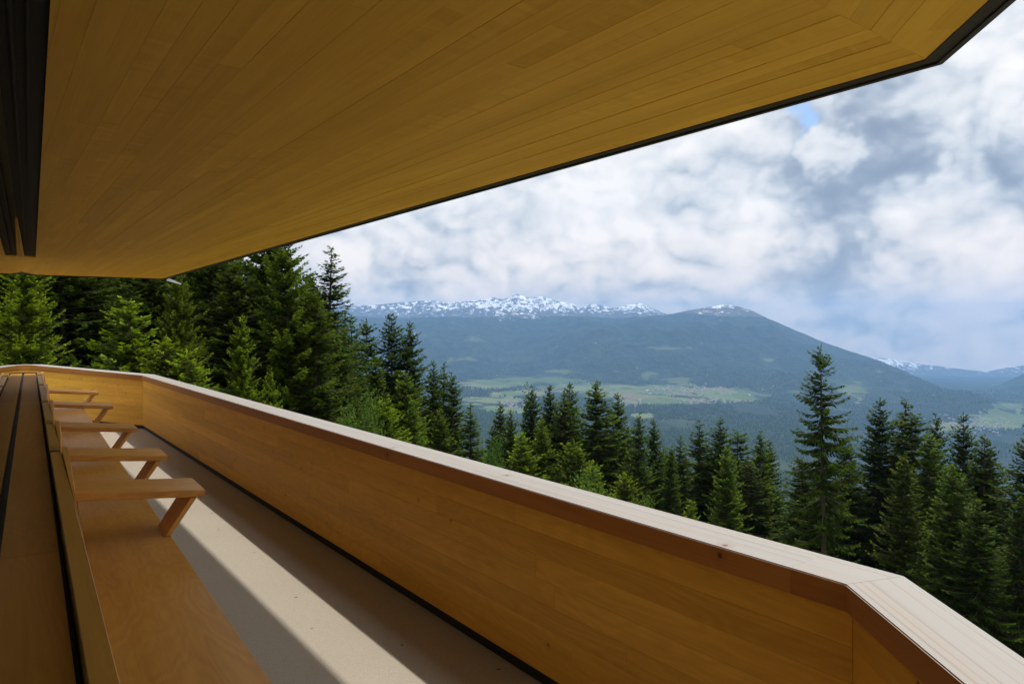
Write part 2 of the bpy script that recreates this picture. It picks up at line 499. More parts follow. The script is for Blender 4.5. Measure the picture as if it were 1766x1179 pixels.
part(board('rail_board', M['rail'], [ci2, k1, k1o, co2][::-1], ZR - 0.093, ZR, angC, None, bevel=0.004, segs=2))
k2 = off_line(k1, (-CH[0], -CH[1]), g); k3 = off_line(k1, (-CH[0], -CH[1]), 3.0)
part(board('rail_board', M['rail'], [k2, k3, off_line(k3, CHN, RW), off_line(k2, CHN, RW)][::-1], ZR - 0.093, ZR, angC, None, bevel=0.004, segs=2))
def end_rail(p, q, zp, zq, wp, wq):
    d = (q[0] - p[0], q[1] - p[1]); ang = math.atan2(d[1], d[0])
    part(board('rail_board', M['rail'], [p, q, wq, wp][::-1] if (d[0] * (wp[1] - p[1]) - d[1] * (wp[0] - p[0])) < 0 else [p, q, wq, wp], [zp - 0.093, zq - 0.093, zq - 0.093, zp - 0.093] if not (d[0] * (wp[1] - p[1]) - d[1] * (wp[0] - p[0])) < 0 else [zp - 0.093, zq - 0.093, zq - 0.093, zp - 0.093][::-1],
               [zp, zq, zq, zp] if not (d[0] * (wp[1] - p[1]) - d[1] * (wp[0] - p[0])) < 0 else [zp, zq, zq, zp][::-1], ang, None))
ER1 = at(51, 630.5, EYE - ZR * (1 + RISE)); 
e1i = (-10.05, 14.25)
end_rail(off_line(farI, (-0.9, 0.42), 0.002), e1i, ZR - 0.0005, ZR + RISE, off_line(farO, (-0.9, 0.42), 0.002), (-9.98, 14.49))
end_rail(off_line(e1i, (-1, 0.05), 0.002), (-12.2, 14.4), ZR + RISE, ZR + RISE, (-9.985, 14.49), (-12.2, 14.63))

# ---- roof canopy: one thing; soffit planks, slab, dark fascia
ZC = EYE + 0.97
ring = [at(1624.6, 105.8, -0.97), at(285, 481, -0.97), at(56, 473.8, -0.97), (-7.95, 10.35), (-3.75, -4.5), (0.30, -4.5)]
roof = tag(empty('roof_canopy', (-2, 4, ZC)), 'broad overhanging roof with honey-coloured plank soffit and dark metal edge', 'roof')
def rpart(o):
    o.parent = roof
    o.matrix_parent_inverse = roof.matrix_basis.inverted()
    return o
inner = offset_poly(ring, 0.066)
bm = bmesh.new(); prism(bm, ring, ZC + 0.045, ZC + 0.42)
o = link(bpy.data.objects.new('roof_slab', mesh_bm('roof_slab', bm, M['roofing']))); rpart(o)
lipr = offset_poly(ring, 0.020)
for k in range(len(ring)):
    j = (k + 1) % len(ring)
    d = (ring[j][0] - ring[k][0], ring[j][1] - ring[k][1]); ang = math.atan2(d[1], d[0])
    rpart(board('fascia', M['fascia'], [lipr[k], lipr[j], inner[j], inner[k]], ZC - 0.004, ZC + 0.043, ang, None))
    rpart(board('drip_edge', M['lip'], [ring[k], ring[j], lipr[j], lipr[k]], ZC - 0.012, ZC + 0.040, ang, None))

# soffit planks; slot above the window sill is cut out
G_S = -0.098                                       # glass plane, bench coordinates
slot = [B(G_S - 0.002, -4), B(0.040, -4), B(0.062, 11.1), B(G_S - 0.002, 11.1)]
RD = (ring[1][0] - ring[0][0], ring[1][1] - ring[0][1]); L = math.hypot(*RD); RD = (RD[0] / L, RD[1] / L); RN = (RD[1], -RD[0])
angR = math.atan2(RD[1], RD[0])
r_edge = inner[0][0] * RN[0] + inner[0][1] * RN[1]
RP = lambda n, s: (RN[0] * n + RD[0] * s, RN[1] * n + RD[1] * s)
D2 = (ring[0][0] - ring[5][0], ring[0][1] - ring[5][1]); L = math.hypot(*D2); D2 = (D2[0] / L, D2[1] / L); N2 = (D2[1], -D2[0])
angR2 = math.atan2(D2[1], D2[0])
in0, in5 = inner[0], inner[5]
# mitre line: from the near roof corner inward, bisecting the two edges
bis = (-0.81, -0.59)
mit_b = (in0[0] + bis[0] * 9, in0[1] + bis[1] * 9)
def inside(poly):
    for k in range(len(inner)):
        poly = clip_poly(poly, inner[k], inner[(k + 1) % len(inner)], 1)
        if len(poly) < 3: return None
    return poly
def area(poly):
    return abs(sum(poly[i][0] * poly[(i + 1) % len(poly)][1] - poly[(i + 1) % len(poly)][0] * poly[i][1] for i in range(len(poly)))) / 2
def lay(poly, ang, keep):
    poly = inside(poly)
    if not poly: return
    poly = clip_poly(poly, in0, mit_b, keep)
    if len(poly) < 3: return
    # cut the slot out: piece on the terrace side, piece on the inner side, piece past its end
    pieces = []
    right = clip_poly(poly, slot[1], slot[2], -1)
    rest = clip_poly(poly, slot[1], slot[2], 1)
    if len(right) >= 3: pieces.append(right)
    if len(rest) >= 3:
        left = clip_poly(rest, slot[0], slot[3], 1)
        mid = clip_poly(rest, slot[0], slot[3], -1)
        if len(left) >= 3: pieces.append(left)
        if len(mid) >= 3:
            past = clip_poly(mid, slot[2], slot[3], -1)
            if len(past) >= 3: pieces.append(past)
    for pc in pieces:
        if area(pc) > 0.0004:
            zz = ZC + random.uniform(0, 0.0025)
            rpart(board('plank', M['soffit'], pc, zz, zz + 0.02, ang, None))
PW = 0.083
gap = 0.0004
n_rows = int(4.4 / PW)
for r in range(n_rows):
    n1 = r_edge - r * PW - gap; n0 = r_edge - (r + 1) * PW + gap
    s = -7.0 + random.uniform(0, 3.5)
    while s < 18:
        ln = random.uniform(3.4, 5.2)
        lay([RP(n0, s + 0.0005), RP(n1, s + 0.0005), RP(n1, s + ln - 0.0005), RP(n0, s + ln - 0.0005)], angR, -1)
        s += ln
# return field past the mitre, boards parallel to the short roof edge
e2 = in0[0] * N2[0] + in0[1] * N2[1]
P2 = lambda n, s: (N2[0] * n + D2[0] * s, N2[1] * n + D2[1] * s)
for r in range(26):
    n1 = e2 - r * PW * 1.1 - gap; n0 = e2 - (r + 1) * PW * 1.1 + gap
    s = -6.0 + random.uniform(0, 2)
    while s < 6:
        ln = random.uniform(3.0, 4.6)
        lay([P2(n0, s), P2(n1, s), P2(n1, s + ln - 0.001), P2(n0, s + ln - 0.001)], angR2, 1)
        s += ln
rpart(board('track_fillet', M['soffit'], [B(G_S, 7.4), B(G_S + 0.004, 7.4), B(-0.060, 11.1), B(G_S, 11.1)], ZC - 0.001, ZC + 0.025, angB, None))
# window track in the slot: black lining and two slim rails
def bx(name, mat, s0, s1, u0, u1, z0, z1, parent_fn, ang=None, bevel=0.0):
    return parent_fn(board(name, mat, [B(s0, u0), B(s1, u0), B(s1, u1), B(s0, u1)], z0, z1, angB, None, bevel=bevel))
bx('window_track', M['black'], G_S - 0.01, 0.08, -4, 11.12, ZC + 0.030, ZC + 0.044, rpart)
bx('track_rail', M['black'], -0.055, -0.045, -4, 11.05, ZC + 0.006, ZC + 0.030, rpart)
bx('track_rail', M['black'], -0.010, 0.0, -4, 11.05, ZC + 0.010, ZC + 0.030, rpart)
# white metal rain spout under the far roof corner
bm = bmesh.new()
p0 = Vector((*at(288, 479.5, -0.97), ZC - 0.02)); p1 = p0 + Vector((0.22, 0.10, -0.085))
for (a_, b_, w_) in ((p0, p1, 0.035),):
    d_ = (b_ - a_).normalized(); sd = d_.cross(Vector((0, 0, 1))).normalized(); up = sd.cross(d_)
    c8 = []
    for q_, ww, hh in ((a_, w_, 0.03), (b_, w_ * 0.35, 0.008)):
        c8.append([q_ - sd * ww - up * hh, q_ + sd * ww - up * hh, q_ + sd * ww * 0.8 + up * hh, q_ - sd * ww * 0.8 + up * hh])
    hexa(bm, c8[0] + c8[1])
o = link(bpy.data.objects.new('rain_spout', mesh_bm('rain_spout', bm, M['whitemetal']))); rpart(o)

# ---- window wall
win = tag(empty('window_wall', (*B(G_S, 4), 1.0)), 'tall frameless glass wall standing in the black sill groove', 'window wall')
def wpart(o):
    o.parent = win
    o.matrix_parent_inverse = win.matrix_basis.inverted()
    return o
Z_S = EYE - 0.78
for u0, u1 in ((-4, 1.2), (1.203, 6.1), (6.103, 11.1)):
    bx('pane', M['glass'], G_S - 0.012, G_S - 0.002, u0, u1, Z_S - 0.04, ZC + 0.028, wpart)
bx('bottom_seal', M['black'], G_S - 0.016, G_S + 0.012, -4, 15.1, Z_S - 0.06, Z_S - 0.018, wpart)

# ---- window sill
sill = tag(empty('window_sill', (*B(0, 6), Z_S)), 'wide birch window sill with a black groove along its middle', 'sill')
def spart(o):
    o.parent = sill
    o.matrix_parent_inverse = sill.matrix_basis.inverted()
    return o
cuts = [-4, 0.6, 2.9, 5.6, 9.2, 12.4, 15.1]
for i in range(len(cuts) - 1):
    bx('sill_board', M['sill'], G_S + 0.014, 0.083, cuts[i] + 0.0008, cuts[i + 1] - 0.0008, Z_S - 0.035, Z_S - 0.0004 * (i % 2), spart)
    bx('sill_board', M['sill'], G_S - 0.25, G_S - 0.018, cuts[i] + 0.0008, cuts[i + 1] - 0.0008, Z_S - 0.035, Z_S - 0.0004 * ((i + 1) % 2), spart)
bx('gap_lining', M['black'], 0.084, 0.096, -4, 15.12, Z_S - 0.3, Z_S - 0.03, spart)
bx('end_strip', M['fascia'], G_S - 0.25, 0.1, 15.12, 15.2, Z_S - 0.3, Z_S + 0.012, spart)
bx('wall_base', M['inner'], -0.3, 0.08, -4, 15.1, 0.002, Z_S - 0.062, spart)

# ---- long bench: seats, backrests, armrests with raking legs
bench = tag(empty('bench', (*B(0.5, 7), 0)), 'long built-in timber bench with wide armrests on slanted legs beside the sill', 'bench')
def bpart(o):
    o.parent = bench
    o.matrix_parent_inverse = bench.matrix_basis.inverted()
    return o
Z_SEAT = EYE - 1.35
Z_B = EYE - 0.75
arms_u = [4.95, 6.49, 8.49, 11.15, 13.68]
# seat panels
scut = [-4.0, 1.15, 5.15, 8.69, 11.35, 14.6]
for i in range(len(scut) - 1):
    bx('seat_panel', M['seat'], 0.10, 0.757, scut[i] + 0.0006, scut[i + 1] - 0.0006, Z_SEAT - 0.036, Z_SEAT, bpart, bevel=0.002)
bx('seat_base', M['inner'], 0.12, 0.60, -4, 14.5, 0.002, Z_SEAT - 0.038, bpart)
# backrest segments with a dark gap between them
edges = [(-4.0, 5.06)] + [(arms_u[i] + 0.36, arms_u[i + 1] + 0.11) for i in range(4)] + [(14.02, 14.55)]
for i, (u0, u1) in enumerate(edges):
    zb = Z_B
    bm_pts = [(0.102, 0), (0.158, 0)]
    o = bpart(board('backrest', M['back'], [B(0.102, u0), B(0.157, u0), B(0.157, u1), B(0.102, u1)], Z_SEAT + 0.002, zb, angB, None, bevel=0.002))
    # reclined front board, splaying away towards its far end
    ua = max(u0, u1 - 1.65)
    bm = bmesh.new()
    f = lambda s_, u_, z_: (*B(s_, u_), z_)
    hexa(bm, [f(0.160, ua, Z_SEAT + 0.002), f(0.172, ua, Z_SEAT + 0.002), f(0.285, u1 + 0.10, Z_SEAT + 0.002), f(0.200, u1 + 0.10, Z_SEAT + 0.002),
              f(0.159, ua, zb - 0.004), f(0.163, ua, zb - 0.004), f(0.196, u1 + 0.10, zb + 0.012), f(0.162, u1 + 0.10, zb + 0.012)])
    org = Vector((*B(0.16, (ua + u1) / 2), Z_SEAT))
    mw = Matrix.Translation(org) @ Matrix.Rotation(angB, 4, 'Z')
    bmesh.ops.transform(bm, matrix=mw.inverted(), verts=bm.verts)
    o = bpy.data.objects.new('back_board', mesh_bm('back_board', bm, M['arm'])); o.matrix_basis = mw
    bpart(link(o))
for ua in arms_u:
    bx('gap_block', M['black'], 0.102, 0.157, ua + 0.115, ua + 0.355, Z_SEAT + 0.002, Z_B - 0.025, bpart)
# armrests
arm_len = (0.17, 0.967)
def arm_at(ua, k):
    mw = Matrix.Translation(Vector((*B(0.967, ua), EYE - 1.076))) @ Matrix.Rotation(angB - math.pi / 2, 4, 'Z')   # local x = bench normal (outward), y = along the bench
    bm = bmesh.new()
    # top board slopes gently down outward; local x from -0.78 to 0
    sl = 0.100
    W = 0.455
    x0 = -0.79
    hexa(bm, [(x0, 0, -x0 * sl - 0.045), (-0.012, 0.0, -0.045), (-0.012, W, -0.045), (x0, W, -x0 * sl - 0.045),
              (x0, 0, -x0 * sl), (0, 0, 0), (0, W, 0), (x0, W, -x0 * sl)])
    bmesh.ops.bevel(bm, geom=list(bm.edges), offset=0.002, segments=1, affect='EDGES', clamp_overlap=True)
    return mw, bm
first_arm = None
for k, ua in enumerate(arms_u):
    if first_arm is None:
        mw, bm = arm_at(ua, k)
        o = bpy.data.objects.new('armrest', mesh_bm('armrest', bm, M['arm'])); o.matrix_basis = mw
        bpart(link(o))
        zt = -0.046; zs = (Z_SEAT - (EYE - 1.076)) + 0.0015
        bm = bmesh.new()
        xb = 0.755 - 0.967                 # foot sits on the seat edge
        xt = -0.055
        tk = 0.036
        hexa(bm, [(xb - tk, 0.0, zs), (xb, 0.0, zs), (xb, 0.30, zs), (xb - tk, 0.30, zs),
                  (xt - tk, 0.004, zt + 0.0035), (xt, 0.004, zt - 0.0005), (xt, 0.34, zt - 0.0005), (xt - tk, 0.34, zt + 0.0035)])
        bmesh.ops.bevel(bm, geom=list(bm.edges), offset=0.002, segments=1, affect='EDGES', clamp_overlap=True)
        # stand the mesh so that its grain (local x) runs up the leg
        rot = Matrix.Rotation(R(-61), 4, 'Y')
        bmesh.ops.transform(bm, matrix=rot.inverted(), verts=bm.verts)
        lg = bpy.data.objects.new('leg', mesh_bm('leg', bm, M['arm'])); link(lg, o)
        lg.matrix_basis = rot
        first_arm = (o, lg)
    else:
        o = first_arm[0].copy(); COL.objects.link(o)
        o.matrix_basis = Matrix.Translation(Vector((*B(0.967, ua), EYE - 1.076))) @ Matrix.Rotation(angB - math.pi / 2, 4, 'Z')
        lg = first_arm[1].copy(); COL.objects.link(lg); lg.parent = o

# ---- inner room behind the glass, and the plinth under the terrace
def wall_between(name, p, q, th, z0, z1, mat, label, cat):
    d = (q[0] - p[0], q[1] - p[1]); L = math.hypot(*d); n = (-d[1] / L, d[0] / L)
    o = board(name, mat, [p, q, off_line(q, n, th), off_line(p, n, th)], z0, z1, math.atan2(d[1], d[0]), None)
    return tag(o, label, cat)
wall_between('inner_wall', (-3.6, -4.3), (-7.35, 8.6), 0.12, 0.002, ZC - 0.001, M['inner'], 'dim timber-clad wall inside the room behind the glass', 'wall')
wall_between('added_rear_wall', (-3.4, -4.3), (0.28, -4.3), -0.12, 0.002, ZC - 0.001, M['inner'], 'unseen timber wall added behind the camera to cut grey sky light', 'wall')  # unseen wall, added to keep grey sky light off the terrace
wall_between('plinth_wall', (-8.6, 12.0), (0.9, 1.2), 0.3, -14.0, -0.352, M['concrete_wall'], 'grey concrete plinth carrying the terrace above the slope', 'wall')

# ------------------------------------------------------------------ terrain
def vnoise(x, y, seed=0):
    xi = np.floor(x).astype(np.int64); yi = np.floor(y).astype(np.int64)
    xf = x - xi; yf = y - yi
    u = xf * xf * xf * (xf * (xf * 6 - 15) + 10); v = yf * yf * yf * (yf * (yf * 6 - 15) + 10)
    def h(a, b):
        n = (a * 374761393 + b * 668265263 + seed * 1442695041) & 0xFFFFFFFF
        n = ((n ^ (n >> 13)) * 1274126177) & 0xFFFFFFFF
        return ((n ^ (n >> 16)) & 0xFFFF) / 65535.0
    return (h(xi, yi) * (1 - u) + h(xi + 1, yi) * u) * (1 - v) + (h(xi, yi + 1) * (1 - u) + h(xi + 1, yi + 1) * u) * v
def fbm(x, y, seed=0, oct=5, ridged=False):
    s = 0; a = 0.5; tot = 0
    for k in range(oct):
        n = vnoise(x * 2 ** k, y * 2 ** k, seed + k * 17)
        if ridged: n = 1 - np.abs(2 * n - 1)
        s = s + a * n; tot += a; a *= 0.52
    return s / tot

def curve(pts):
    xs = np.array([(p[0] - 883) / F for p in pts]); ys = np.array([p[1] for p in pts], dtype=float)
    return lambda t: np.interp(t, xs, ys)
e_front = curve([(-200, 552), (400, 549), (580, 546), (700, 549), (800, 546), (890, 542), (1000, 546), (1050, 546), (1100, 547), (1150, 542), (1180, 536), (1210, 530), (1245, 526), (1270, 528), (1300, 537), (1330, 552), (1360, 565), (1420, 590), (1480, 608), (1560, 640), (1620, 668), (1700, 706), (1766, 745), (2300, 900)])
e_back = curve([(-200, 545), (480, 534), (580, 523), (610, 526), (640, 526), (670, 523), (700, 520), (745, 517), (770, 522), (805, 519), (835, 516), (850, 512), (868, 516), (893, 506), (912, 513), (935, 510), (960, 519), (985, 522), (1000, 530), (1020, 523), (1045, 528), (1060, 531), (1085, 525), (1105, 522), (1125, 531), (1150, 541), (1200, 575), (1300, 640), (2300, 900)])
e_hill = curve([(1600, 760), (1660, 694), (1690, 676), (1720, 664), (1766, 644), (1850, 610), (2300, 560)])
e_far = curve([(1380, 640), (1460, 612), (1510, 616), (1540, 618), (1570, 624), (1600, 628), (1640, 633), (1670, 637), (1700, 640), (1730, 634), (1766, 629), (1900, 610), (2300, 600)])
floor_z = curve([(-200, -480), (800, -500), (1200, -540), (1400, -600), (1600, -690), (1700, -720), (2300, -740)])
Y_foot = curve([(-200, 7400), (800, 7300), (1200, 6600), (1400, 5900), (1600, 5750), (1700, 5700), (2300, 5700)])
Y_ridge = curve([(-200, 11000), (1290, 11000), (1420, 9900), (1560, 8300), (1700, 6500), (2300, 6000)])

def ground(x, y, full=False):
    """ground height relative to the terrace floor"""
    t = x / np.maximum(y, 60.0)
    proj = 0.62 * x + 0.785 * y
    near = -4.5 - 0.40 * np.where(proj > 0, proj, proj * 0.55) + (fbm(x / 14, y / 14, 5, 4) - 0.5) * 2.2
    fz = floor_z(t) + (fbm(x / 900, y / 900, 11, 4) - 0.5) * 60 - np.maximum(0, y - 7500) * 0.045 * np.clip((t - 0.35) / 0.2, 0, 1)
    z = np.logaddexp(near / 25, fz / 25) * 25
    if not full: return z
    yf, yr = Y_foot(t), Y_ridge(t)
    s = np.clip((y - yf) / (yr - yf), 0, 1)
    h1 = (569 - e_front(t) + (fbm(t * 22, t * 0 + 3.3, 81, 5) - 0.5) * 7) / F * yr
    prof = 0.35 * s ** 1.6 + 0.65 * (1 - (1 - s) ** 1.25)
    spur = (fbm(x / 1500, y / 2600, 31, 5, True) - 0.55) * 560 * np.sin(np.pi * s) ** 0.9
    front = np.where(y < yr, fz + (h1 - fz) * prof + spur, h1 - (y - yr) * 0.28)
    front = np.where(y > yf, front, -1e5)
    yb = 14500.0
    h2 = (569 - e_back(t)) / F * yb
    back = h2 - np.abs(y - yb) * 0.36 + (fbm(x / 700, y / 700, 41, 5, True) - 0.62) * 260 * np.clip(np.abs(y - yb) / 700, 0, 1)
    yh = 9000.0
    hh = (569 - e_hill(t)) / F * yh
    hill = hh - np.abs(y - yh) * 0.30 + (fbm(x / 600, y / 600, 51, 4, True) - 0.6) * 90 * np.clip(np.abs(y - yh) / 500, 0, 1)
    yk = 17000.0
    hf = (569 - e_far(t)) / F * yk
    far = hf - np.abs(y - yk) * 0.34 + (fbm(x / 1400, y / 1400, 61, 5, True) - 0.6) * 700 * np.clip(np.abs(y - yk) / 1500, 0, 1)
    zz = np.maximum.reduce([z, front, back, hill, far])
    return zz, front, back, hill, far, s
GZ = lambda x, y: float(ground(np.array([float(x)]), np.array([float(y)]))[0])

# materials of the land
m, t = new_mat('forest_floor')
geo = t.node('ShaderNodeNewGeometry').outputs['Position']
a_ = t.noise(geo, 0.35, 6, 0.6); b_ = t.noise(geo, 3.0, 5, 0.65)
c = t.mix(t.step(a_, 0.4, 0.62), (0.030, 0.024, 0.014, 1), (0.035, 0.060, 0.014, 1))
c = t.mix(t.math('MULTIPLY', b_, 0.6), c, (0.018, 0.022, 0.008, 1))
dist_b = t.vmath('DISTANCE', t.vmath('MULTIPLY', geo, (1, 1, 0)), (-1.0, 6.0, 0.0))
clear = t.step(t.math('ADD', dist_b, t.math('MULTIPLY', t.math('SUBTRACT', a_, 0.5), 14.0)), 27.0, 17.0)
bounce_ground = t.mix(t.step(b_, 0.42, 0.62), (0.300, 0.265, 0.190, 1), (0.200, 0.215, 0.090, 1))       # unseen pale gravel and grass, added to bounce sun onto the soffit
c = t.mix(clear, c, bounce_ground)
b = t.node('ShaderNodeBsdfPrincipled', {'Base Color': c, 'Roughness': 0.95, 'Specular IOR Level': 0.1,
    'Normal': t.node('ShaderNodeBump', {'Strength': 0.8, 'Distance': 0.2, 'Height': b_}).outputs[0]})
M['forest_floor'] = finish(m, t, b.outputs[0])

m, t = new_mat('valley_and_mountain')
geo = t.node('ShaderNodeNewGeometry').outputs['Position']
at_ = t.node('ShaderNodeAttribute', attribute_name='cover')
sc_ = t.node('ShaderNodeSeparateColor', {0: at_.outputs['Color']})
n1 = t.noise(geo, 0.0011, 8, 0.62, 0.4); n2 = t.noise(geo, 0.012, 6, 0.68); n3 = t.noise(geo, 0.0042, 7, 0.6, 0.6)
forest = t.mix(t.step(n2, 0.3, 0.7), (0.012, 0.019, 0.013, 1), (0.032, 0.047, 0.028, 1))
forest = t.mix(t.math('MULTIPLY', t.step(n1, 0.50, 0.66), 0.55), forest, (0.050, 0.075, 0.028, 1))
vf = t.node('ShaderNodeTexVoronoi', {'Vector': t.vmath('MULTIPLY', geo, (0.0042, 0.0028, 0.0)), 'Scale': 1.0})
fr = t.node('ShaderNodeSeparateColor', {0: vf.outputs['Color']})
field = t.ramp(fr.outputs[0], [(0.0, (0.060, 0.090, 0.034)), (0.45, (0.090, 0.122, 0.045)), (0.8, (0.120, 0.142, 0.060)), (1.0, (0.135, 0.115, 0.07))])
fm = t.math('ADD', sc_.outputs[0], t.math('MULTIPLY', t.math('SUBTRACT', n3, 0.5), 2.6))
c = t.mix(t.step(fm, 0.46, 0.54), forest, field)
mm = t.math('ADD', sc_.outputs[2], t.math('MULTIPLY', t.math('SUBTRACT', n3, 0.5), 3.2))
c = t.mix(t.math('MULTIPLY', t.step(mm, 0.55, 0.95), 0.8), c, (0.090, 0.115, 0.045, 1))
# rock and grass above the tree line, then snow
rock = t.mix(n2, (0.050, 0.048, 0.046, 1), (0.115, 0.105, 0.095, 1))
al = t.node('ShaderNodeSeparateColor', {0: t.node('ShaderNodeAttribute', attribute_name='alpine').outputs['Color']})
c = t.mix(t.step(t.math('ADD', al.outputs[0], t.math('MULTIPLY', t.math('SUBTRACT', n3, 0.5), 0.5)), 0.4, 0.6), c, rock)
sn = t.noise(t.vmath('MULTIPLY', geo, (1.0, 0.55, 1.6)), 0.0095, 9, 0.74, 0.6)
sm = t.math('ADD', sc_.outputs[1], t.math('MULTIPLY', t.math('SUBTRACT', sn, 0.5), 3.6))
c = t.mix(t.step(sm, 0.50, 0.76), c, (0.80, 0.82, 0.86, 1))
bmp = t.node('ShaderNodeBump', {'Strength': 0.9, 'Distance': 22.0, 'Height': n2})
b = t.node('ShaderNodeBsdfPrincipled', {'Base Color': c, 'Roughness': 0.95, 'Specular IOR Level': 0.08, 'Normal': bmp.outputs[0]})
M['land'] = finish(m, t, b.outputs[0])

# near hillside (structure)
xs = np.linspace(-420, 620, 300); ys = np.linspace(-120, 620, 260)
X, Y = np.meshgrid(xs, ys)
Z = ground(X, Y)
nx, ny = len(xs), len(ys)
idx = np.arange(nx * ny).reshape(ny, nx)
quads = np.stack([idx[:-1, :-1], idx[:-1, 1:], idx[1:, 1:], idx[1:, :-1]], -1).reshape(-1, 4)
me = mesh_np('hillside', np.stack([X, Y, Z], -1).reshape(-1, 3), quads, M['forest_floor'], True)
tag(link(bpy.data.objects.new('hillside', me)), kind='structure')

# valley and mountains: one sheet in perspective-friendly rows
ts = np.concatenate([np.linspace(-1.22, -0.95, 30), np.linspace(-0.92, 1.05, 620), np.linspace(1.08, 2.6, 80)])
yy = np.concatenate([np.geomspace(560, 6000, 150), np.linspace(6060, 11200, 150), np.linspace(11260, 15200, 90), np.linspace(15400, 19600, 50)])
T, YY = np.meshgrid(ts, yy)
XX = T * YY
zz, front, back, hill, far, sfr = ground(XX, YY, True)
zz = np.where(YY < 640, zz - 3.0, zz)
PX = 883 + T * F
PYt = 569 - F * (zz) / YY          # where it sits in the view from the terrace
def ell(cx, cy, rx, ry, p=2.0):
    return np.clip(1.15 - (((PX - cx) / rx) ** 2 + ((PYt - cy) / ry) ** 2) ** 0.5 * 0.6, 0, 1) * (((PX - cx) / rx) ** 2 + ((PYt - cy) / ry) ** 2 < 3.2)
fld = np.zeros_like(zz)
for e in ((850, 661, 48, 7), (940, 655, 60, 5), (1010, 668, 70, 7), (850, 690, 45, 6), (900, 678, 50, 4), (1080, 678, 70, 8), (1150, 672, 70, 8), (1250, 680, 68, 10), (1130, 690, 60, 6), (1110, 717, 18, 5), (1200, 692, 40, 4), (1730, 722, 45, 14), (1650, 735, 40, 7), (1740, 700, 40, 6), (880, 703, 40, 6), (1460, 672, 14, 5), (1480, 690, 10, 3)):
    fld = np.maximum(fld, ell(*e))
mead = np.zeros_like(zz)
for e in ((1470, 670, 22, 13), (1450, 690, 10, 4), (1480, 660, 16, 4), (1165, 655, 20, 8), (1120, 648, 14, 6), (1515, 640, 14, 3), (1370, 675, 20, 3), (800, 620, 30, 5), (1150, 600, 40, 3), (820, 585, 20, 5), (960, 640, 40, 3), (1330, 620, 14, 4)):
    mead = np.maximum(mead, ell(*e) * 0.95)
PYt = PYt + (fbm(XX / 1100, YY / 1700, 91, 5) - 0.5) * 26
isb = back > np.maximum(front, zz - 1)
isfar = far >= zz - 1
snow = np.zeros_like(zz)
snow = np.where(isb, np.clip((556 - PYt) / 46 + 0.02, 0, 0.64) * np.clip(0.72 + (PX - 640) / 700, 0.7, 1.0), snow)
fr_sn = np.clip((556 - PYt) / 34, 0, 1) * np.exp(-((PX - 1240) / 60) ** 2) * 0.62
fr_sn = np.maximum(fr_sn, np.clip((553 - PYt) / 20, 0, 1) * np.exp(-((PX - 880) / 150) ** 2) * 0.72)
snow = np.where(~isb & (front >= zz - 1), fr_sn, snow)
snow = np.where(isfar, np.clip((652 - PYt) / 40, 0, 0.7), snow)
alp = np.where(isb, np.clip((556 - PYt) / 10, 0, 1), np.where(isfar, np.clip((668 - PYt) / 20, 0, 1), np.clip((549 - PYt) / 12, 0, 1) * (front >= zz - 1)))
mead = np.where(isb | isfar, 0, mead)
cover = np.stack([fld, snow, mead, np.ones_like(zz)], -1).reshape(-1, 4)
alpine = np.stack([alp, alp, alp, np.ones_like(zz)], -1).reshape(-1, 4)
nx, ny = len(ts), len(yy)
idx = np.arange(nx * ny).reshape(ny, nx)
quads = np.stack([idx[:-1, :-1], idx[:-1, 1:], idx[1:, 1:], idx[1:, :-1]], -1).reshape(-1, 4)
me = mesh_np('mountains', np.stack([XX, YY, zz], -1).reshape(-1, 3), quads, M['land'], True, {'cover': cover, 'alpine': alpine})
tag(link(bpy.data.objects.new('mountains', me)), kind='structure')

# far woods on the valley floor and lower slopes: too small to pick apart (stuff)
m, t = new_mat('far_spruce')
geo = t.node('ShaderNodeNewGeometry').outputs['Position']
n = t.noise(geo, 0.02, 4, 0.6)
c = t.mix(n, (0.012, 0.024, 0.010, 1), (0.040, 0.062, 0.020, 1))
b = t.node('ShaderNodeBsdfPrincipled', {'Base Color': c, 'Roughness': 0.9, 'Specular IOR Level': 0.1})
M['far_tree'] = finish(m, t, b.outputs[0])
NT_ = 52000
tt = rng.uniform(-0.15, 0.82, NT_); yv = 1500 * (8800 / 1500) ** rng.uniform(0, 1, NT_) ** 0.75
xv = tt * yv
ti = np.clip(np.searchsorted(ts, tt), 0, nx - 1); yi = np.clip(np.searchsorted(yy, yv), 0, ny - 1)
ok = (fld[yi, ti] < 0.42) & (mead[yi, ti] < 0.3)
dens = fbm(xv / 420, yv / 420, 71, 3)
ok &= dens > 0.36
xv, yv = xv[ok], yv[ok]
zv = ground(xv, yv, True)[0]
hgt_ = rng.uniform(13, 26, len(xv)); rad_ = hgt_ * rng.uniform(0.22, 0.34, len(xv))
ang0 = rng.uniform(0, 6.28, len(xv))
V = np.zeros((len(xv), 4, 3)); 
for k in range(3):
    V[:, k, 0] = xv + np.cos(ang0 + k * 2.094) * rad_; V[:, k, 1] = yv + np.sin(ang0 + k * 2.094) * rad_; V[:, k, 2] = zv - 2
V[:, 3, 0] = xv; V[:, 3, 1] = yv; V[:, 3, 2] = zv + hgt_
base = np.arange(len(xv))[:, None] * 4
Fc = np.concatenate([base + np.array([[0, 1, 3]]), base + np.array([[1, 2, 3]]), base + np.array([[2, 0, 3]])], 0)
me = mesh_np('far_woods', V.reshape(-1, 3), Fc, M['far_tree'])
tag(link(bpy.data.objects.new('far_woods', me)), kind='stuff')

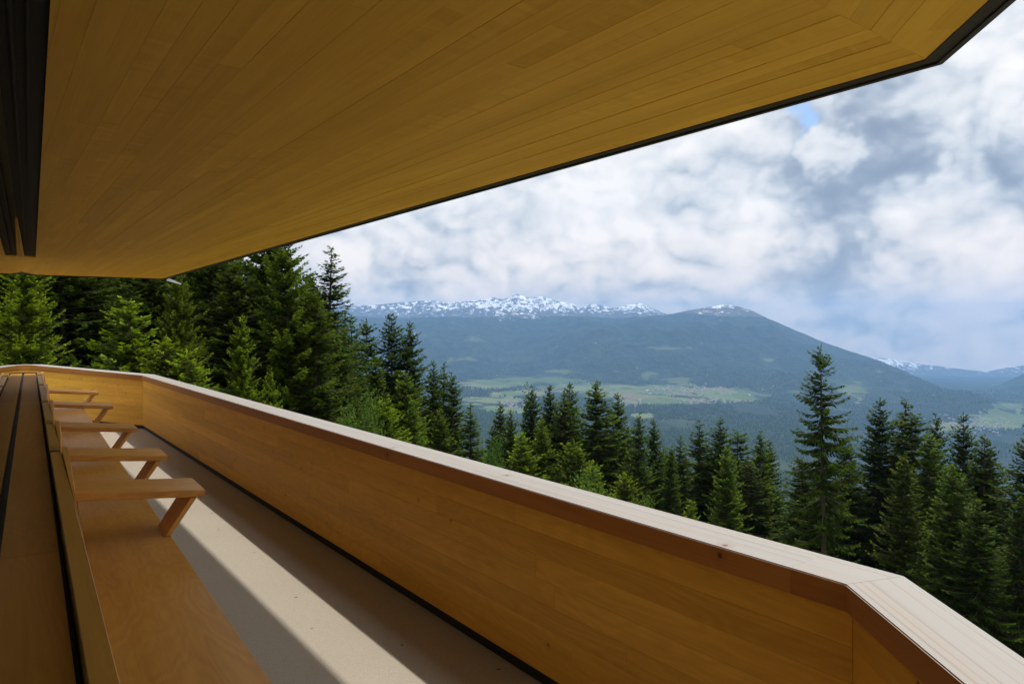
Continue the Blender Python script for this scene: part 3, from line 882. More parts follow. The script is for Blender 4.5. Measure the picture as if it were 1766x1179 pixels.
# ------------------------------------------------------------------ villages: tiny far houses
M['render'] = plain('pale_render', (0.50, 0.485, 0.455), 0.8, 0, 0.08, 0.02)
M['roof_red'] = plain('red_brown_roof', (0.24, 0.13, 0.09), 0.8, 0, 0.2, 0.02)
M['roof_grey'] = plain('grey_roof', (0.22, 0.22, 0.23), 0.8, 0, 0.2, 0.02)
def house_mesh(w_, d_, h_, rh, roofmat, nm):
    v = [(-w_, -d_, 0), (w_, -d_, 0), (w_, d_, 0), (-w_, d_, 0), (-w_, -d_, h_), (w_, -d_, h_), (w_, d_, h_), (-w_, d_, h_), (-w_, 0, h_ + rh), (w_, 0, h_ + rh)]
    f = [(0, 1, 5, 4), (2, 3, 7, 6), (1, 2, 6, 9, 5), (3, 0, 4, 8, 7), (4, 5, 9, 8), (6, 7, 8, 9)]
    me = bpy.data.meshes.new(nm); me.from_pydata(v, [], f)
    me.materials.append(M['render']); me.materials.append(roofmat)
    for i in (4, 5): me.polygons[i].material_index = 1
    me.update()
    return me
hm = [house_mesh(8, 6, 8, 4, M['roof_red'], 'house'), house_mesh(10, 7, 9, 4, M['roof_grey'], 'house'), house_mesh(7, 7, 10, 4, M['roof_red'], 'house')]
villages = [((1090, 1262), (664, 683), 105, 'white house with pitched roof in the wide village under the mountain', 'houses of the wide village below the mountain'),
            ((1168, 1268), (689, 698), 55, 'white house with pitched roof in the strip village below the green field', 'houses of the strip village'),
            ((868, 915), (690, 706), 28, 'white house with pitched roof in the small hamlet seen left of the spruces', 'houses of the small hamlet'),
            ((1060, 1112), (690, 702), 22, 'white house with pitched roof in the settlement between the spruce tops', 'houses between the spruce tops'),
            ((1610, 1764), (712, 752), 85, 'pale town house on the valley floor at the foot of the long ridge', 'houses of the valley town')]
def ray_floor(px, py):
    """first place where the ground shows at that spot of the view"""
    t_ = (px - 883) / F
    i = int(np.clip(np.searchsorted(ts, t_), 0, nx - 1))
    col = 569 - F * (zz[:, i] - EYE) / yy
    hit = np.where(col <= py)[0]
    hit = hit[hit > 30]
    if not len(hit): return None
    y_ = yy[hit[0]]
    return t_ * y_, y_
k = 0
for (xr, yr_), n in [((v[0], v[1]), v) for v in villages]:
    for i in range(n[2]):
        px = random.gauss((xr[0] + xr[1]) / 2, (xr[1] - xr[0]) / 4.2); py = random.gauss((yr_[0] + yr_[1]) / 2, (yr_[1] - yr_[0]) / 4)
        g_ = ray_floor(px, py)
        if g_ is None: continue
        hx, hy = g_[0] + random.uniform(-20, 20), g_[1] + random.uniform(-90, 90)
        hz = float(ground(np.array([hx]), np.array([hy]), True)[0][0])
        o = bpy.data.objects.new('house', hm[k % 3]); k += 1
        sc = random.uniform(0.65, 1.1)
        o.scale = (sc * random.uniform(0.9, 1.5), sc, sc)
        o.location = (hx, hy, hz - 0.5); o.rotation_euler = (0, 0, random.uniform(0, 6.28))
        tag(link(o), n[3], 'house', n[4])

# ------------------------------------------------------------------ spruces
def leafmat(name, old, new, trans=0.25, tipw=1.0):
    m, t = new_mat(name)
    oi = t.node('ShaderNodeObjectInfo')
    at_ = t.node('ShaderNodeSeparateColor', {0: t.node('ShaderNodeAttribute', attribute_name='tip').outputs['Color']})
    geo = t.node('ShaderNodeNewGeometry').outputs['Position']
    n = t.noise(geo, 1.3, 3, 0.6)
    f = t.math('MULTIPLY', t.math('ADD', at_.outputs[0], t.math('MULTIPLY', t.math('SUBTRACT', n, 0.5), 0.9)), tipw, clamp=True)
    c = t.mix(f, old, new)
    c = t.mix(t.math('MULTIPLY', at_.outputs[1], 0.5), c, (0.035, 0.040, 0.012, 1))
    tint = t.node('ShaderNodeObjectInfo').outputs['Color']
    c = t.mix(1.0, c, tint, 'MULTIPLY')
    d = t.node('ShaderNodeBsdfPrincipled', {'Base Color': c, 'Roughness': 0.7, 'Specular IOR Level': 0.05})
    tr = t.node('ShaderNodeBsdfTranslucent', {'Color': t.mix(1.0, c, (1.15, 1.2, 0.6, 1), 'MULTIPLY')})
    s = t.node('ShaderNodeMixShader', {0: trans, 1: d.outputs[0], 2: tr.outputs[0]})
    return finish(m, t, s.outputs[0])
M['needles'] = leafmat('spruce_needles', (0.020, 0.042, 0.003), (0.098, 0.150, 0.008), 0.28)
M['fresh'] = leafmat('fresh_leaves', (0.050, 0.100, 0.018), (0.125, 0.195, 0.038), 0.35)
M['bark'] = plain('spruce_bark', (0.120, 0.088, 0.062), 0.95, 0, 0.5, 3.0, 0.1)

def nrm(v):
    return v / np.maximum(np.linalg.norm(v, axis=-1, keepdims=True), 1e-9)

def spruce(seed, H=20.0, rad=3.4, bare=0.05, gap=0.34, per=6, step=0.10, power=0.8, droop=0.28, twig=1.0, width=0.075, thin=0.0, hang=0.60):
    """returns crown mesh and trunk mesh (trunk carries the limbs)"""
    g = np.random.default_rng(seed)
    A, Bv, Cv, Dv, tipv, brown = [], [], [], [], [], []
    limb_v, limb_f = [], []
    z = bare * H
    lean = g.uniform(-0.012, 0.012, 2)
    side_gain = g.uniform(0.82, 1.12, 12)
    while z < H - 0.15:
        rel = (H - z) / (H * (1 - bare))
        base_len = rad * (1 - math.exp(-power * rel)) / (1 - math.exp(-power))
        if rel > 0.88: base_len *= 1 - (rel - 0.88) * 1.6
        npb = per if rel > 0.06 else 4
        a0 = g.uniform(0, 6.28)
        lvl = g.uniform(0.82, 1.1)
        for k in range(npb):
            if g.uniform() < thin: continue
            az = a0 + k * 6.283 / npb + g.uniform(-0.35, 0.35)
            sg = side_gain[int(az / 6.283 * 12) % 12]
            L = base_len * lvl * sg * g.uniform(0.58, 1.18) + 0.12
            zz_ = z + g.uniform(-0.8, 0.8) * gap
            rise = 0.55 * (1 - rel) ** 2.2 - droop * min(1.0, rel * 1.6) * g.uniform(0.5, 1.5)
            upt = 0.30 * min(1.0, rel * 1.5) * g.uniform(0.4, 1.5)
            n = max(3, int(L / step))
            s = np.linspace(0.06 if rel < 0.5 else 0.12, 1.0, n) + g.uniform(-0.4, 0.4, n) / n
            s = np.clip(s, 0.03, 1.0)
            ca, sa = math.cos(az), math.sin(az)
            hz = lambda s: L * (rise * s + upt * s * s * s)
            pos = np.stack([ca * s * L, sa * s * L, zz_ + hz(s)], -1)
            tan = nrm(np.stack([np.full(n, ca), np.full(n, sa), rise + 3 * upt * s * s], -1))
            side = np.array([-sa, ca, 0.0])
            for sd in (-1, 1):
                l = (0.16 + 0.36 * np.minimum(L, 2.6) / 2.6 * np.minimum(1.0, (1 - s) * 1.7 + 0.15)) * g.uniform(0.6, 1.25, n) * twig
                fw = g.uniform(0.45, 0.95, n)[:, None]
                d = nrm(tan * fw + side * sd * g.uniform(0.6, 1.0, n)[:, None] + np.array([0, 0, -1.0]) * (hang * g.uniform(0.2, 1.5, n) * (0.35 + 0.65 * rel))[:, None] + g.normal(0, 0.13, (n, 3)))
                o_ = pos + g.normal(0, 0.02, (n, 3))
                up = nrm(np.cross(d, nrm(np.cross(np.array([[0, 0, 1.0]]), d) + 1e-6)))
                wd = nrm(np.cross(d, np.array([[0, 0, 1.0]]) + g.normal(0, 0.45, (n, 3))))
                ww = (width * g.uniform(0.7, 1.3, n) * (0.7 + 0.5 * l))[:, None]
                A.append(o_); Dv.append(o_ + d * l[:, None])
                mid = o_ + d * (l * 0.45)[:, None]
                dn = np.array([0, 0, -1.0]) * ww * 0.35
                Bv.append(mid + wd * ww + dn); Cv.append(mid - wd * ww + dn)
                tipv.append(np.clip(s * 1.1 - 0.35, 0, 1) * 0.75 + g.uniform(0, 0.25, n)); brown.append(np.clip(0.35 - s, 0, 1) * (rel > 0.3))
            # end tuft
            A.append(pos[-1:]); l = 0.22 * twig; Dv.append(pos[-1:] + tan[-1:] * l)
            Bv.append(pos[-1:] + tan[-1:] * l * 0.4 + side * width); Cv.append(pos[-1:] + tan[-1:] * l * 0.4 - side * width)
            tipv.append(np.array([1.0])); brown.append(np.array([0.0]))
            # limb
            r0 = 0.012 + 0.010 * L
            b0 = len(limb_v)
            for sv, rr in ((0.0, r0), (0.55, r0 * 0.6), (0.97, r0 * 0.15)):
                c0 = np.array([ca * sv * L, sa * sv * L, zz_ + hz(sv)])
                for q_ in range(3):
                    aa = q_ * 2.094
                    limb_v.append(c0 + side * math.cos(aa) * rr + np.array([0, 0, 1]) * math.sin(aa) * rr)
            for j in range(2):
                for q_ in range(3):
                    limb_f.append((b0 + j * 3 + q_, b0 + j * 3 + (q_ + 1) % 3, b0 + j * 3 + 3 + (q_ + 1) % 3, b0 + j * 3 + 3 + q_))
        z += gap * g.uniform(0.75, 1.25) * (0.55 + 0.45 * min(1, rel * 2))
    # leader
    n = 14
    zl = np.linspace(H - 1.0, H, n); aa = g.uniform(0, 6.28, n)
    A.append(np.stack([0 * zl, 0 * zl, zl], -1)); d = nrm(np.stack([np.cos(aa) * 0.5, np.sin(aa) * 0.5, np.full(n, 0.8)], -1)); l = 0.22
    Dv.append(A[-1] + d * l); sd = nrm(np.cross(d, np.array([[0, 0, 1.0]]))); Bv.append(A[-1] + d * l * 0.4 + sd * 0.035); Cv.append(A[-1] + d * l * 0.4 - sd * 0.035)
    tipv.append(np.ones(n)); brown.append(np.zeros(n))
    A, Bv, Cv, Dv = map(np.concatenate, (A, Bv, Cv, Dv)); tipv = np.concatenate(tipv); brown = np.concatenate(brown)
    N = len(A)
    V = np.stack([A, Bv, Dv, Cv], 1)
    V[:, :, 0] += lean[0] * V[:, :, 2]; V[:, :, 1] += lean[1] * V[:, :, 2]
    b_ = np.arange(N)[:, None] * 4
    Fq = np.concatenate([b_ + np.array([[0, 1, 2]]), b_ + np.array([[0, 2, 3]])], 0)
    tv = np.repeat(tipv[:, None], 4, 1); tv[:, 2] = np.clip(tv[:, 2] + 0.2, 0, 1); tv[:, 0] *= 0.5
    col = np.stack([tv, np.repeat(brown[:, None], 4, 1), tv * 0, tv * 0 + 1], -1).reshape(-1, 4)
    crown = mesh_np('crown', V.reshape(-1, 3), Fq, M['needles'], False, {'tip': col})
    # trunk
    tv_, tf_ = [], []
    rings_ = 9; sd_ = 8
    for i in range(rings_):
        f_ = i / (rings_ - 1)
        rr = (0.0125 * H) * (1 - f_) ** 0.85 + 0.012 + (0.004 * H if i == 0 else 0)
        for q_ in range(sd_):
            an = q_ * 6.283 / sd_
            tv_.append(((math.cos(an) * rr + lean[0] * f_ * H), math.sin(an) * rr + lean[1] * f_ * H, f_ * H * 0.985 - (1.5 if i == 0 else 0)))
    for i in range(rings_ - 1):
        for q_ in range(sd_):
            tf_.append((i * sd_ + q_, i * sd_ + (q_ + 1) % sd_, (i + 1) * sd_ + (q_ + 1) % sd_, (i + 1) * sd_ + q_))
    lv = np.array(limb_v); lv[:, 0] += lean[0] * lv[:, 2]; lv[:, 1] += lean[1] * lv[:, 2]
    off_ = len(tv_)
    allv = np.concatenate([np.array(tv_), lv]); allf = np.concatenate([np.array(tf_), np.array(limb_f) + off_])
    trunk = mesh_np('trunk', allv, allf, M['bark'], True)
    return crown, trunk, H, rad

VAR = {
    'dense': [spruce(11, 20, 4.6, 0.02, 0.28, 7, 0.072, 2.3, 0.25, 1.0, 0.075, 0.02), spruce(12, 20, 4.2, 0.02, 0.28, 7, 0.072, 2.0, 0.32, 1.05, 0.075, 0.04),
              spruce(13, 20, 4.9, 0.02, 0.30, 7, 0.075, 2.8, 0.30, 1.05, 0.078, 0.06)],
    'mid': [spruce(21, 20, 3.5, 0.06, 0.33, 7, 0.092, 2.2, 0.34, 1.05, 0.085, 0.05), spruce(22, 20, 3.1, 0.05, 0.33, 7, 0.092, 1.8, 0.30, 1.05, 0.085, 0.06),
            spruce(23, 20, 3.9, 0.08, 0.35, 7, 0.095, 2.4, 0.38, 1.1, 0.088, 0.08)],
    'slim': [spruce(31, 20, 2.5, 0.10, 0.34, 6, 0.085, 2.0, 0.36, 1.0, 0.080, 0.08), spruce(32, 20, 2.7, 0.30, 0.36, 6, 0.09, 2.4, 0.34, 1.0, 0.082, 0.10)],
    'open': [spruce(41, 20, 2.15, 0.50, 0.40, 6, 0.060, 3.2, 0.42, 0.95, 0.060, 0.16, 1.0)],
    'young': [spruce(51, 10, 2.3, 0.02, 0.24, 7, 0.070, 2.2, 0.05, 0.85, 0.064, 0.04, 0.15), spruce(52, 10, 2.7, 0.02, 0.25, 7, 0.070, 2.6, 0.08, 0.9, 0.066, 0.04, 0.15)],
}

def place(var, x, y, zbase, height, radscale=1.0, tint=(1, 1, 1), label='', group=None, name='spruce_tree', rz=None):
    crown, trunk, H, rad = var
    k = height / H
    root = empty(name, (x, y, zbase), random.uniform(0, 6.28) if rz is None else rz)
    root.scale = (k * radscale, k * radscale, k)
    root.rotation_euler[0] = random.gauss(0, 0.013); root.rotation_euler[1] = random.gauss(0, 0.013)
    tag(root, label, 'tree', group)
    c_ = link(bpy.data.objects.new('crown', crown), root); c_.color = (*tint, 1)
    t_ = link(bpy.data.objects.new('trunk', trunk), root)
    return root

def tree_px(px, py, dist, kind, idx=0, rs=1.0, tint=(1, 1, 1), label='', name='spruce_tree'):
    """tree whose top shows at px,py from the terrace, standing dist metres ahead on the hillside"""
    x = (px - 883) / F * dist; ztop = EYE + (569 - py) / F * dist
    zb = GZ(x, dist) - 0.3
    if dist > 40 and kind in ('mid', 'slim'): rs *= 1.08; tint = tuple(min(v, 1.35) for v in tint)
    return place(VAR[kind][idx % len(VAR[kind])], x, dist, zb, ztop - zb, rs, tint, label, 'spruces on the slope below the terrace', name)

DR = (0.58, 0.62, 0.6); BR = (1.7, 1.6, 1.0); OL = (1.5, 1.25, 0.8); DK = (0.74, 0.79, 0.72); YG = (2.2, 1.95, 1.2)  # DR puts the right-hand group's backlit shade into the needle colour
named = [
    # left, close to the building
    (40, 395, 21, 'dense', 0, 0.72, YG, 'bright yellow-green spruce standing behind the far end of the sill'),
    (150, 330, 31, 'dense', 1, 0.8, DK, 'dark shaded spruce behind the bright green one at the far end'),
    (235, 520, 23, 'young', 0, 1.15, BR, 'bushy bright green young spruce above the end of the balustrade'),
    (315, 470, 26, 'dense', 2, 0.55, OL, 'olive young spruce with upright top above the far corner of the handrail'),
    (370, 300, 34, 'dense', 0, 0.75, DK, 'tall shaded spruce cut off by the roof edge near its far corner'),
    (420, 545, 24, 'dense', 1, 0.65, BR, 'full green spruce in front of the tall dark ones left of centre'),
    (455, 360, 33, 'dense', 2, 0.75, (0.95, 0.95, 0.9), 'tall green spruce touching the roof edge beside the broadest spruce'),
    (508, 412, 29, 'dense', 2, 0.74, (1.2, 1.15, 0.95), 'broadest dense spruce with curling branches where roof edge meets sky'),
    (548, 432, 39, 'slim', 0, 1.35, DK, 'tall narrow spruce silhouetted against the clouds beside the broadest one'),
    (285, 585, 22, 'young', 1, 1.0, OL, 'low olive spruce just above the far corner of the handrail'),
    (330, 610, 21, 'young', 0, 1.1, BR, 'small light green spruce peeping over the handrail near the far corner'),
    (470, 640, 25, 'dense', 0, 0.6, BR, 'short bushy spruce behind the handrail left of the broadest spruce'),
    # middle left
    (590, 560, 46, 'mid', 0, 0.8, (0.95, 1, 0.9), 'spruce with blunt top right of the tall narrow silhouetted one'),
    (615, 544, 58, 'slim', 0, 1.2, DK, 'dark pointed spruce whose tip just reaches the snow line'),
    (634, 552, 61, 'slim', 1, 1.1, DK, 'second dark pointed spruce beside the snow-line one'),
    (675, 541, 62, 'mid', 0, 0.95, DK, 'left one of the two spruces rising together into the blue mountainside'),
    (706, 556, 63, 'mid', 2, 0.85, DK, 'right one of the two spruces rising together into the blue mountainside'),
    (650, 610, 50, 'mid', 1, 0.9, (1, 1, 0.9), 'green spruce in front of the pair that rises into the mountainside'),
    (700, 640, 46, 'mid', 2, 1.0, BR, 'sunlit bright green spruce below the pair in the middle left'),
    (742, 622, 57, 'mid', 0, 0.7, (0.95, 1, 0.9), 'dark-tipped spruce stepping down right of the pair'),
    (757, 628, 59, 'slim', 0, 1.1, (0.95, 1, 0.9), 'thin spruce tucked behind the dark-tipped one stepping down'),
    (785, 644, 56, 'mid', 1, 0.95, DK, 'conical dark spruce standing free against the valley fields'),
    (725, 690, 42, 'mid', 0, 0.8, BR, 'bright spruce behind the handrail under the conical dark one'),
    (765, 705, 45, 'mid', 2, 0.8, (1.15, 1.1, 0.9), 'green spruce at the foot of the conical dark one'),
    (660, 690, 38, 'young', 1, 1.0, BR, 'young spruce with layered branches close behind the handrail'),
    (818, 698, 52, 'slim', 0, 1.2, (0.95, 1, 0.9), 'single slender spruce in the dip of the tree line'),
    (560, 660, 34, 'mid', 2, 0.7, OL, 'olive spruce under the tall narrow silhouetted one'),
    # middle
    (842, 722, 72, 'slim', 0, 1.1, DK, 'small dark spruce right of the dip in the tree line'),
    (866, 694, 66, 'mid', 1, 0.8, DK, 'dark spruce left of the feathery pale-green birch'),
    (880, 706, 60, 'mid', 0, 0.75, (1, 1, 0.9), 'spruce close before the feathery pale-green birch'),
    (927, 668, 64, 'mid', 1, 0.95, DK, 'leftmost tall spruce of the central clump'),
    (956, 664, 66, 'mid', 0, 0.85, DK, 'second tall spruce of the central clump with a thin tip'),
    (968, 674, 62, 'slim', 0, 1.2, DK, 'thin spruce squeezed between the tall ones of the central clump'),
    (990, 660, 65, 'mid', 2, 0.8, DK, 'dark spruce in the middle of the central clump'),
    (1027, 656, 61, 'mid', 2, 1.0, (0.95, 1, 0.9), 'highest and broadest spruce of the central clump'),
    (1060, 678, 64, 'mid', 0, 0.85, DK, 'rightmost tall spruce of the central clump'),
    (937, 722, 48, 'mid', 2, 0.75, OL, 'brownish olive spruce in front of the central clump'),
    (900, 748, 46, 'young', 0, 1.1, BR, 'low bright spruce in front of the left end of the central clump'),
    (985, 762, 47, 'young', 1, 1.0, (1.15, 1.1, 0.9), 'low green spruce before the middle of the central clump'),
    (1025, 800, 44, 'young', 0, 0.8, BR, 'small light spruce above the leafy bush by the handrail'),
    (1097, 712, 58, 'mid', 1, 0.85, (0.95, 1, 0.85), 'spruce stepping down at the right of the central clump'),
    (1124, 722, 62, 'mid', 0, 0.8, DK, 'last spruce of the slope down from the central clump'),
    (1075, 820, 43, 'young', 1, 0.9, OL, 'small olive spruce by the handrail right of the leafy bush'),
    (1150, 770, 60, 'mid', 1, 0.7, DK, 'low dark spruce in the notch right of the central clump'),
    (1172, 754, 66, 'slim', 0, 1.2, DK, 'slender dark spruce just right of the notch'),
    (1199, 728, 68, 'slim', 0, 1.35, DK, 'tall thin dark spruce right of the notch'),
    (1238, 722, 66, 'mid', 0, 0.85, DK, 'fuller dark spruce with twin shoulders right of the notch'),
    (1276, 744, 68, 'slim', 1, 1.4, DK, 'dark spruce with bare lower stem halfway to the lone tall one'),
    (1254, 770, 52, 'mid', 2, 0.7, BR, 'bright green spruce in front of the row left of the lone tall one'),
    (1306, 746, 60, 'mid', 1, 0.9, (1, 1, 0.85), 'broad spruce two places left of the lone tall one'),
    (1330, 758, 64, 'mid', 0, 0.8, DK, 'dark spruce next but left of the lone tall one'),
    (1195, 862, 47, 'young', 0, 0.8, BR, 'small bright spruce by the handrail under the thin dark row'),
    # right
    (1425, 597, 46, 'open', 0, 0.88, (0.85, 0.9, 0.85), 'lone tallest spruce with open branches and a long visible trunk'),
    (1385, 790, 55, 'slim', 1, 1.3, DR, 'dark spruce left of the long bare trunk of the tallest one'),
    (1506, 688, 60, 'mid', 0, 0.9, DR, 'left one of the two close spruces right of the tallest one'),
    (1540, 690, 63, 'slim', 0, 1.2, DR, 'right slimmer one of the two close spruces right of the tallest one'),
    (1465, 752, 58, 'mid', 2, 0.75, DR, 'dark spruce hugging the right side of the tallest one'),
    (1578, 714, 58, 'slim', 1, 1.5, DR, 'dark pointed spruce third to the right of the tallest one'),
    (1600, 745, 52, 'mid', 1, 0.95, (0.85, 0.9, 0.8), 'spruce with dense sunlit right side in the right-hand group'),
    (1618, 716, 62, 'mid', 1, 0.75, DR, 'spruce with short dark tip in the right-hand group'),
    (1664, 715, 57, 'mid', 0, 0.75, DR, 'pointed spruce with ragged top in the right-hand group'),
    (1690, 750, 52, 'mid', 2, 0.8, DR, 'broad dark spruce beside the ragged-topped one'),
    (1720, 775, 56, 'slim', 0, 1.3, DR, 'thin spruce in the gap before the right border'),
    (1775, 725, 48, 'mid', 0, 0.9, DR, 'dark spruce cut by the right border of the picture'),
    (1545, 780, 47, 'mid', 1, 0.9, (0.85, 0.78, 0.6), 'olive spruce with a pale trunk in front of the two close ones'),
    (1640, 800, 44, 'mid', 2, 0.85, (0.9, 0.95, 0.8), 'leafy green spruce at the front of the right-hand group'),
    (1690, 860, 41, 'mid', 2, 0.9, DR, 'low dark spruce above the corner of the handrail'),
    (1750, 850, 42, 'mid', 1, 0.9, DR, 'dark low spruce beyond the short handrail'),
]
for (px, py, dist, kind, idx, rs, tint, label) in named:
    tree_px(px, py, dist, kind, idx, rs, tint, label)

# trees deeper in the forest: nothing tells them apart
sky_x = [-300, 0, 540, 560, 580, 600, 730, 760, 800, 830, 870, 910, 1060, 1090, 1130, 1160, 1340, 1380, 1480, 1520, 1766, 2300]
sky_y = [200, 300, 470, 520, 580, 605, 632, 668, 705, 745, 728, 694, 694, 726, 762, 770, 772, 795, 768, 748, 756, 770]
anchors = [(40, 'bright yellow-green spruce at the far end'), (150, 'darkest spruce at the far end'), (235, 'bushy young spruce over the balustrade end'), (315, 'olive spruce at the handrail corner'),
           (420, 'full green spruce left of centre'), (508, 'broadest dense spruce'), (565, 'tall narrow spruce beside the broadest one'), (625, 'two spruces at the snow line'), (690, 'pair rising into the mountainside'),
           (785, 'conical spruce before the valley fields'), (850, 'dip in the tree line'), (905, 'pale-green birch'), (960, 'left half of the central clump'), (1030, 'highest spruce of the central clump'),
           (1097, 'right end of the central clump'), (1150, 'notch right of the central clump'), (1199, 'tall thin spruce beside the notch'), (1245, 'twin-shouldered spruce beyond the notch'), (1300, 'broad spruce left of the tallest one'),
           (1425, 'lone tallest spruce'), (1520, 'two close spruces right of the tallest'), (1590, 'dense sunlit spruce of the right-hand group'), (1660, 'ragged-topped spruce of the right-hand group'), (1765, 'spruce cut by the right border')]
for (n_want, xa, xb, da, db, ha, hb, lb, gr) in (
        (105, -190, 590, 27, 95, 19, 31, 'dark spruce deep in the shaded forest left of the broadest spruce', 'shaded spruces deep in the forest on the left'),
        (45, 590, 1130, 62, 125, 16, 30, 'dark spruce half hidden behind the central clump of spruces', 'spruces behind the central clump'),
        (68, 1130, 1980, 58, 125, 16, 30, 'dark spruce half hidden behind the row right of the notch', 'spruces behind the right-hand rows')):
    n_f = tries = 0
    while n_f < n_want and tries < 3000:
        tries += 1
        px = random.uniform(xa, xb); dist = random.uniform(da, db)
        lim = np.interp(px, sky_x, sky_y)
        x = (px - 883) / F * dist
        zb = GZ(x, dist) - 0.3
        Hh = min(random.uniform(ha, hb), EYE + (569 - (lim + random.uniform(3, 45))) / F * dist - zb)
        if Hh < 8: continue
        kind = random.choice(['mid', 'mid', 'slim', 'mid'])
        near_a = min([a for a in anchors if (xa < a[0] < xb)], key=lambda a: abs(a[0] - px))[1]
        lb = ('dark spruce in the row just behind the ' if dist < da + (db - da) * 0.4 else 'dark spruce farther back in the forest behind the ') + near_a
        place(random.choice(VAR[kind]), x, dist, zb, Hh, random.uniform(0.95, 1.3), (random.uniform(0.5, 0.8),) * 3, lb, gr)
        n_f += 1

# the rest of the wood behind them, too dense to count (stuff)
lod_c, lod_t, _, _ = spruce(71, 20, 3.8, 0.12, 0.62, 6, 0.21, 2.2, 0.36, 1.7, 0.17, 0.04)
def arrays(me):
    v = np.zeros(len(me.vertices) * 3, dtype=np.float32); me.vertices.foreach_get('co', v)
    li = np.zeros(len(me.loops), dtype=np.int32); me.loops.foreach_get('vertex_index', li)
    return v.reshape(-1, 3), li
cv, ci_ = arrays(lod_c); ci_ = ci_.reshape(-1, 3)
ct = np.zeros(len(lod_c.vertices) * 4, dtype=np.float32); lod_c.attributes['tip'].data.foreach_get('color', ct); ct = ct.reshape(-1, 4)
av, af, aa = [], [], []
n_m = 0
while n_m < 190:
    px = random.uniform(600, 1360) if n_m < 95 else random.uniform(1340, 1900) if n_m < 138 else random.uniform(1850, 2900) if n_m < 158 else random.uniform(-60, 560)
    dist = random.uniform(66, 150) if px > 560 else random.uniform(45, 110)
    lim = np.interp(px, sky_x, sky_y); x = (px - 883) / F * dist
    zb = GZ(x, dist) - 0.3
    Hh = min(random.uniform(15, 27), EYE + (569 - (lim + random.uniform(5, 45))) / F * dist - zb)
    if px < 560: Hh = max(Hh, random.uniform(24, 32)) if px < 480 else Hh
    if Hh < 8: n_m += 0.2; continue
    a0 = random.uniform(0, 6.28); k = Hh / 20; kr = k * random.uniform(0.8, 1.1)
    vv = np.stack([(cv[:, 0] * math.cos(a0) - cv[:, 1] * math.sin(a0)) * kr + x, (cv[:, 0] * math.sin(a0) + cv[:, 1] * math.cos(a0)) * kr + dist, cv[:, 2] * k + zb], -1)
    af.append(ci_ + len(cv) * len(av)); av.append(vv); aa.append(ct)
    n_m += 1
me = mesh_np('deep_forest', np.concatenate(av), np.concatenate(af), M['needles'], False, {'tip': np.concatenate(aa)})
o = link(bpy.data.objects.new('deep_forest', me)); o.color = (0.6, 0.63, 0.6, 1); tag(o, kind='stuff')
bpy.data.meshes.remove(lod_c); bpy.data.meshes.remove(lod_t)

# ---- leafy shrubs and the pale birch
def leafy(seed, r, h, n, leaf=0.10):
    g = np.random.default_rng(seed)
    lobes = np.stack([g.normal(0, r * 0.45, 14), g.normal(0, r * 0.45, 14), g.uniform(0.3, 0.92, 14) * h], -1)
    lobes[:, :2] *= (1.35 - lobes[:, 2:3] / h) * 1.2
    c_ = lobes[g.integers(0, 14, n)] + nrm(g.normal(0, 1, (n, 3))) * (g.uniform(0.3, 1, n) ** 0.5)[:, None] * np.array([r * 0.42, r * 0.42, h * 0.2])
    d = nrm(g.normal(0, 1, (n, 3)) + np.array([0, 0, -0.3])); sdv = nrm(np.cross(d, g.normal(0, 1, (n, 3))))
    l = leaf * g.uniform(0.7, 1.4, n)[:, None]
    V = np.stack([c_, c_ + d * l * 0.5 + sdv * l * 0.32, c_ + d * l, c_ + d * l * 0.5 - sdv * l * 0.32], 1)
    b_ = np.arange(n)[:, None] * 4
    Fq = np.concatenate([b_ + np.array([[0, 1, 2]]), b_ + np.array([[0, 2, 3]])], 0)
    tv = np.repeat(g.uniform(0, 1, n)[:, None], 4, 1)
    col = np.stack([tv, tv * 0, tv * 0, tv * 0 + 1], -1).reshape(-1, 4)
    crown = mesh_np('crown', V.reshape(-1, 3), Fq, M['fresh'], False, {'tip': col})
    bm = bmesh.new()
    for lo in lobes[:7]:
        dd = Vector(lo); L = dd.length
        mt = dd.to_track_quat('Z', 'Y').to_matrix().to_4x4(); mt.translation = dd * 0.5
        bmesh.ops.create_cone(bm, cap_ends=True, segments=5, radius1=0.03 * h ** 0.5 + 0.01, radius2=0.012, depth=L, matrix=mt)
    return crown, mesh_bm('stem', bm, M['bark'])
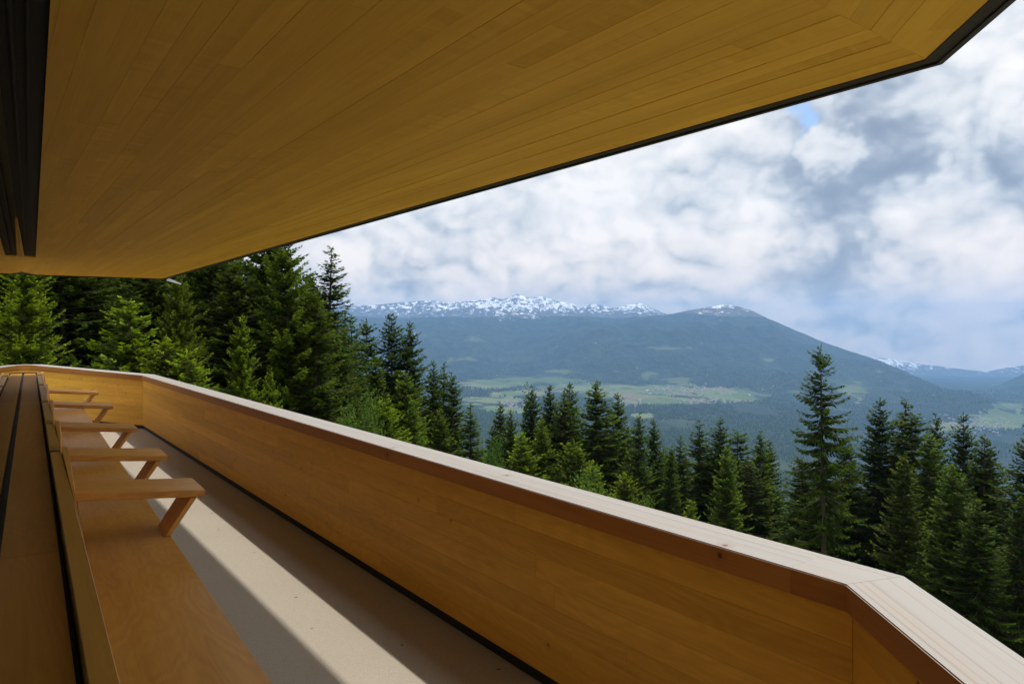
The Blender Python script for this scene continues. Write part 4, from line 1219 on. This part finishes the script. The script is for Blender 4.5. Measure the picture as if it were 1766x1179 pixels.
lf = [leafy(61, 1.7, 8.0, 9000), leafy(62, 1.4, 8.0, 8000), leafy(63, 1.3, 12, 6500, 0.13)]
def shrub(px, py, dist, which, wid, label, name='leafy_tree', cat='tree', group='leafy trees behind the handrail', tint=(1, 1, 1)):
    x = (px - 883) / F * dist; ztop = EYE + (569 - py) / F * dist
    zb = GZ(x, dist) - 0.1
    h = ztop - zb
    root = empty(name, (x, dist, zb), random.uniform(0, 6)); k = h / (8.0, 8.0, 12)[which]
    root.scale = (wid, wid, k); tag(root, label, cat, group)
    a_ = link(bpy.data.objects.new('crown', lf[which][0]), root); a_.color = (*tint, 1)
    link(bpy.data.objects.new('trunk', lf[which][1]), root)
shrub(1000, 836, 30, 0, 1.0, 'bright light-green leafy tree top just behind the handrail in the middle')
shrub(1050, 856, 28, 0, 0.9, 'light-green leafy crown against the handrail right of the brightest leafy one')
shrub(845, 772, 36, 1, 0.75, 'pale blue-green rounded leafy crown left of the central clump', tint=(0.85, 1.0, 1.1))
shrub(622, 700, 30, 1, 0.9, 'soft yellow-green leafy tree under the tall narrow spruce on the left')
shrub(1125, 872, 30, 1, 0.7, 'small light-green leafy crown at the handrail below the notch')
shrub(595, 722, 27, 1, 0.8, 'low yellow-green leafy crown against the handrail on the left')
shrub(905, 683, 64, 2, 0.9, 'feathery pale-green birch among the dark spruces', 'birch_tree', 'tree', None, (0.75, 0.85, 0.7))

# ------------------------------------------------------------------ haze: one closed box round camera and land
m, t = new_mat('valley_haze')
pv = t.node('ShaderNodeVolumePrincipled', {'Color': (0.29, 0.565, 1.0, 1), 'Density': 6.3e-5, 'Anisotropy': 0.0})
t.node('ShaderNodeOutputMaterial', {'Volume': pv.outputs[0]})
bm = bmesh.new()
zlo = float(zz.min()) - 40; zhi = max(float(zz.max()), 40) + 25
prism(bm, [(-45000, -3000), (53000, -3000), (53000, 20500), (-45000, 20500)], zlo, zhi)
o = link(bpy.data.objects.new('haze', mesh_bm('haze', bm, m))); tag(o, kind='stuff')
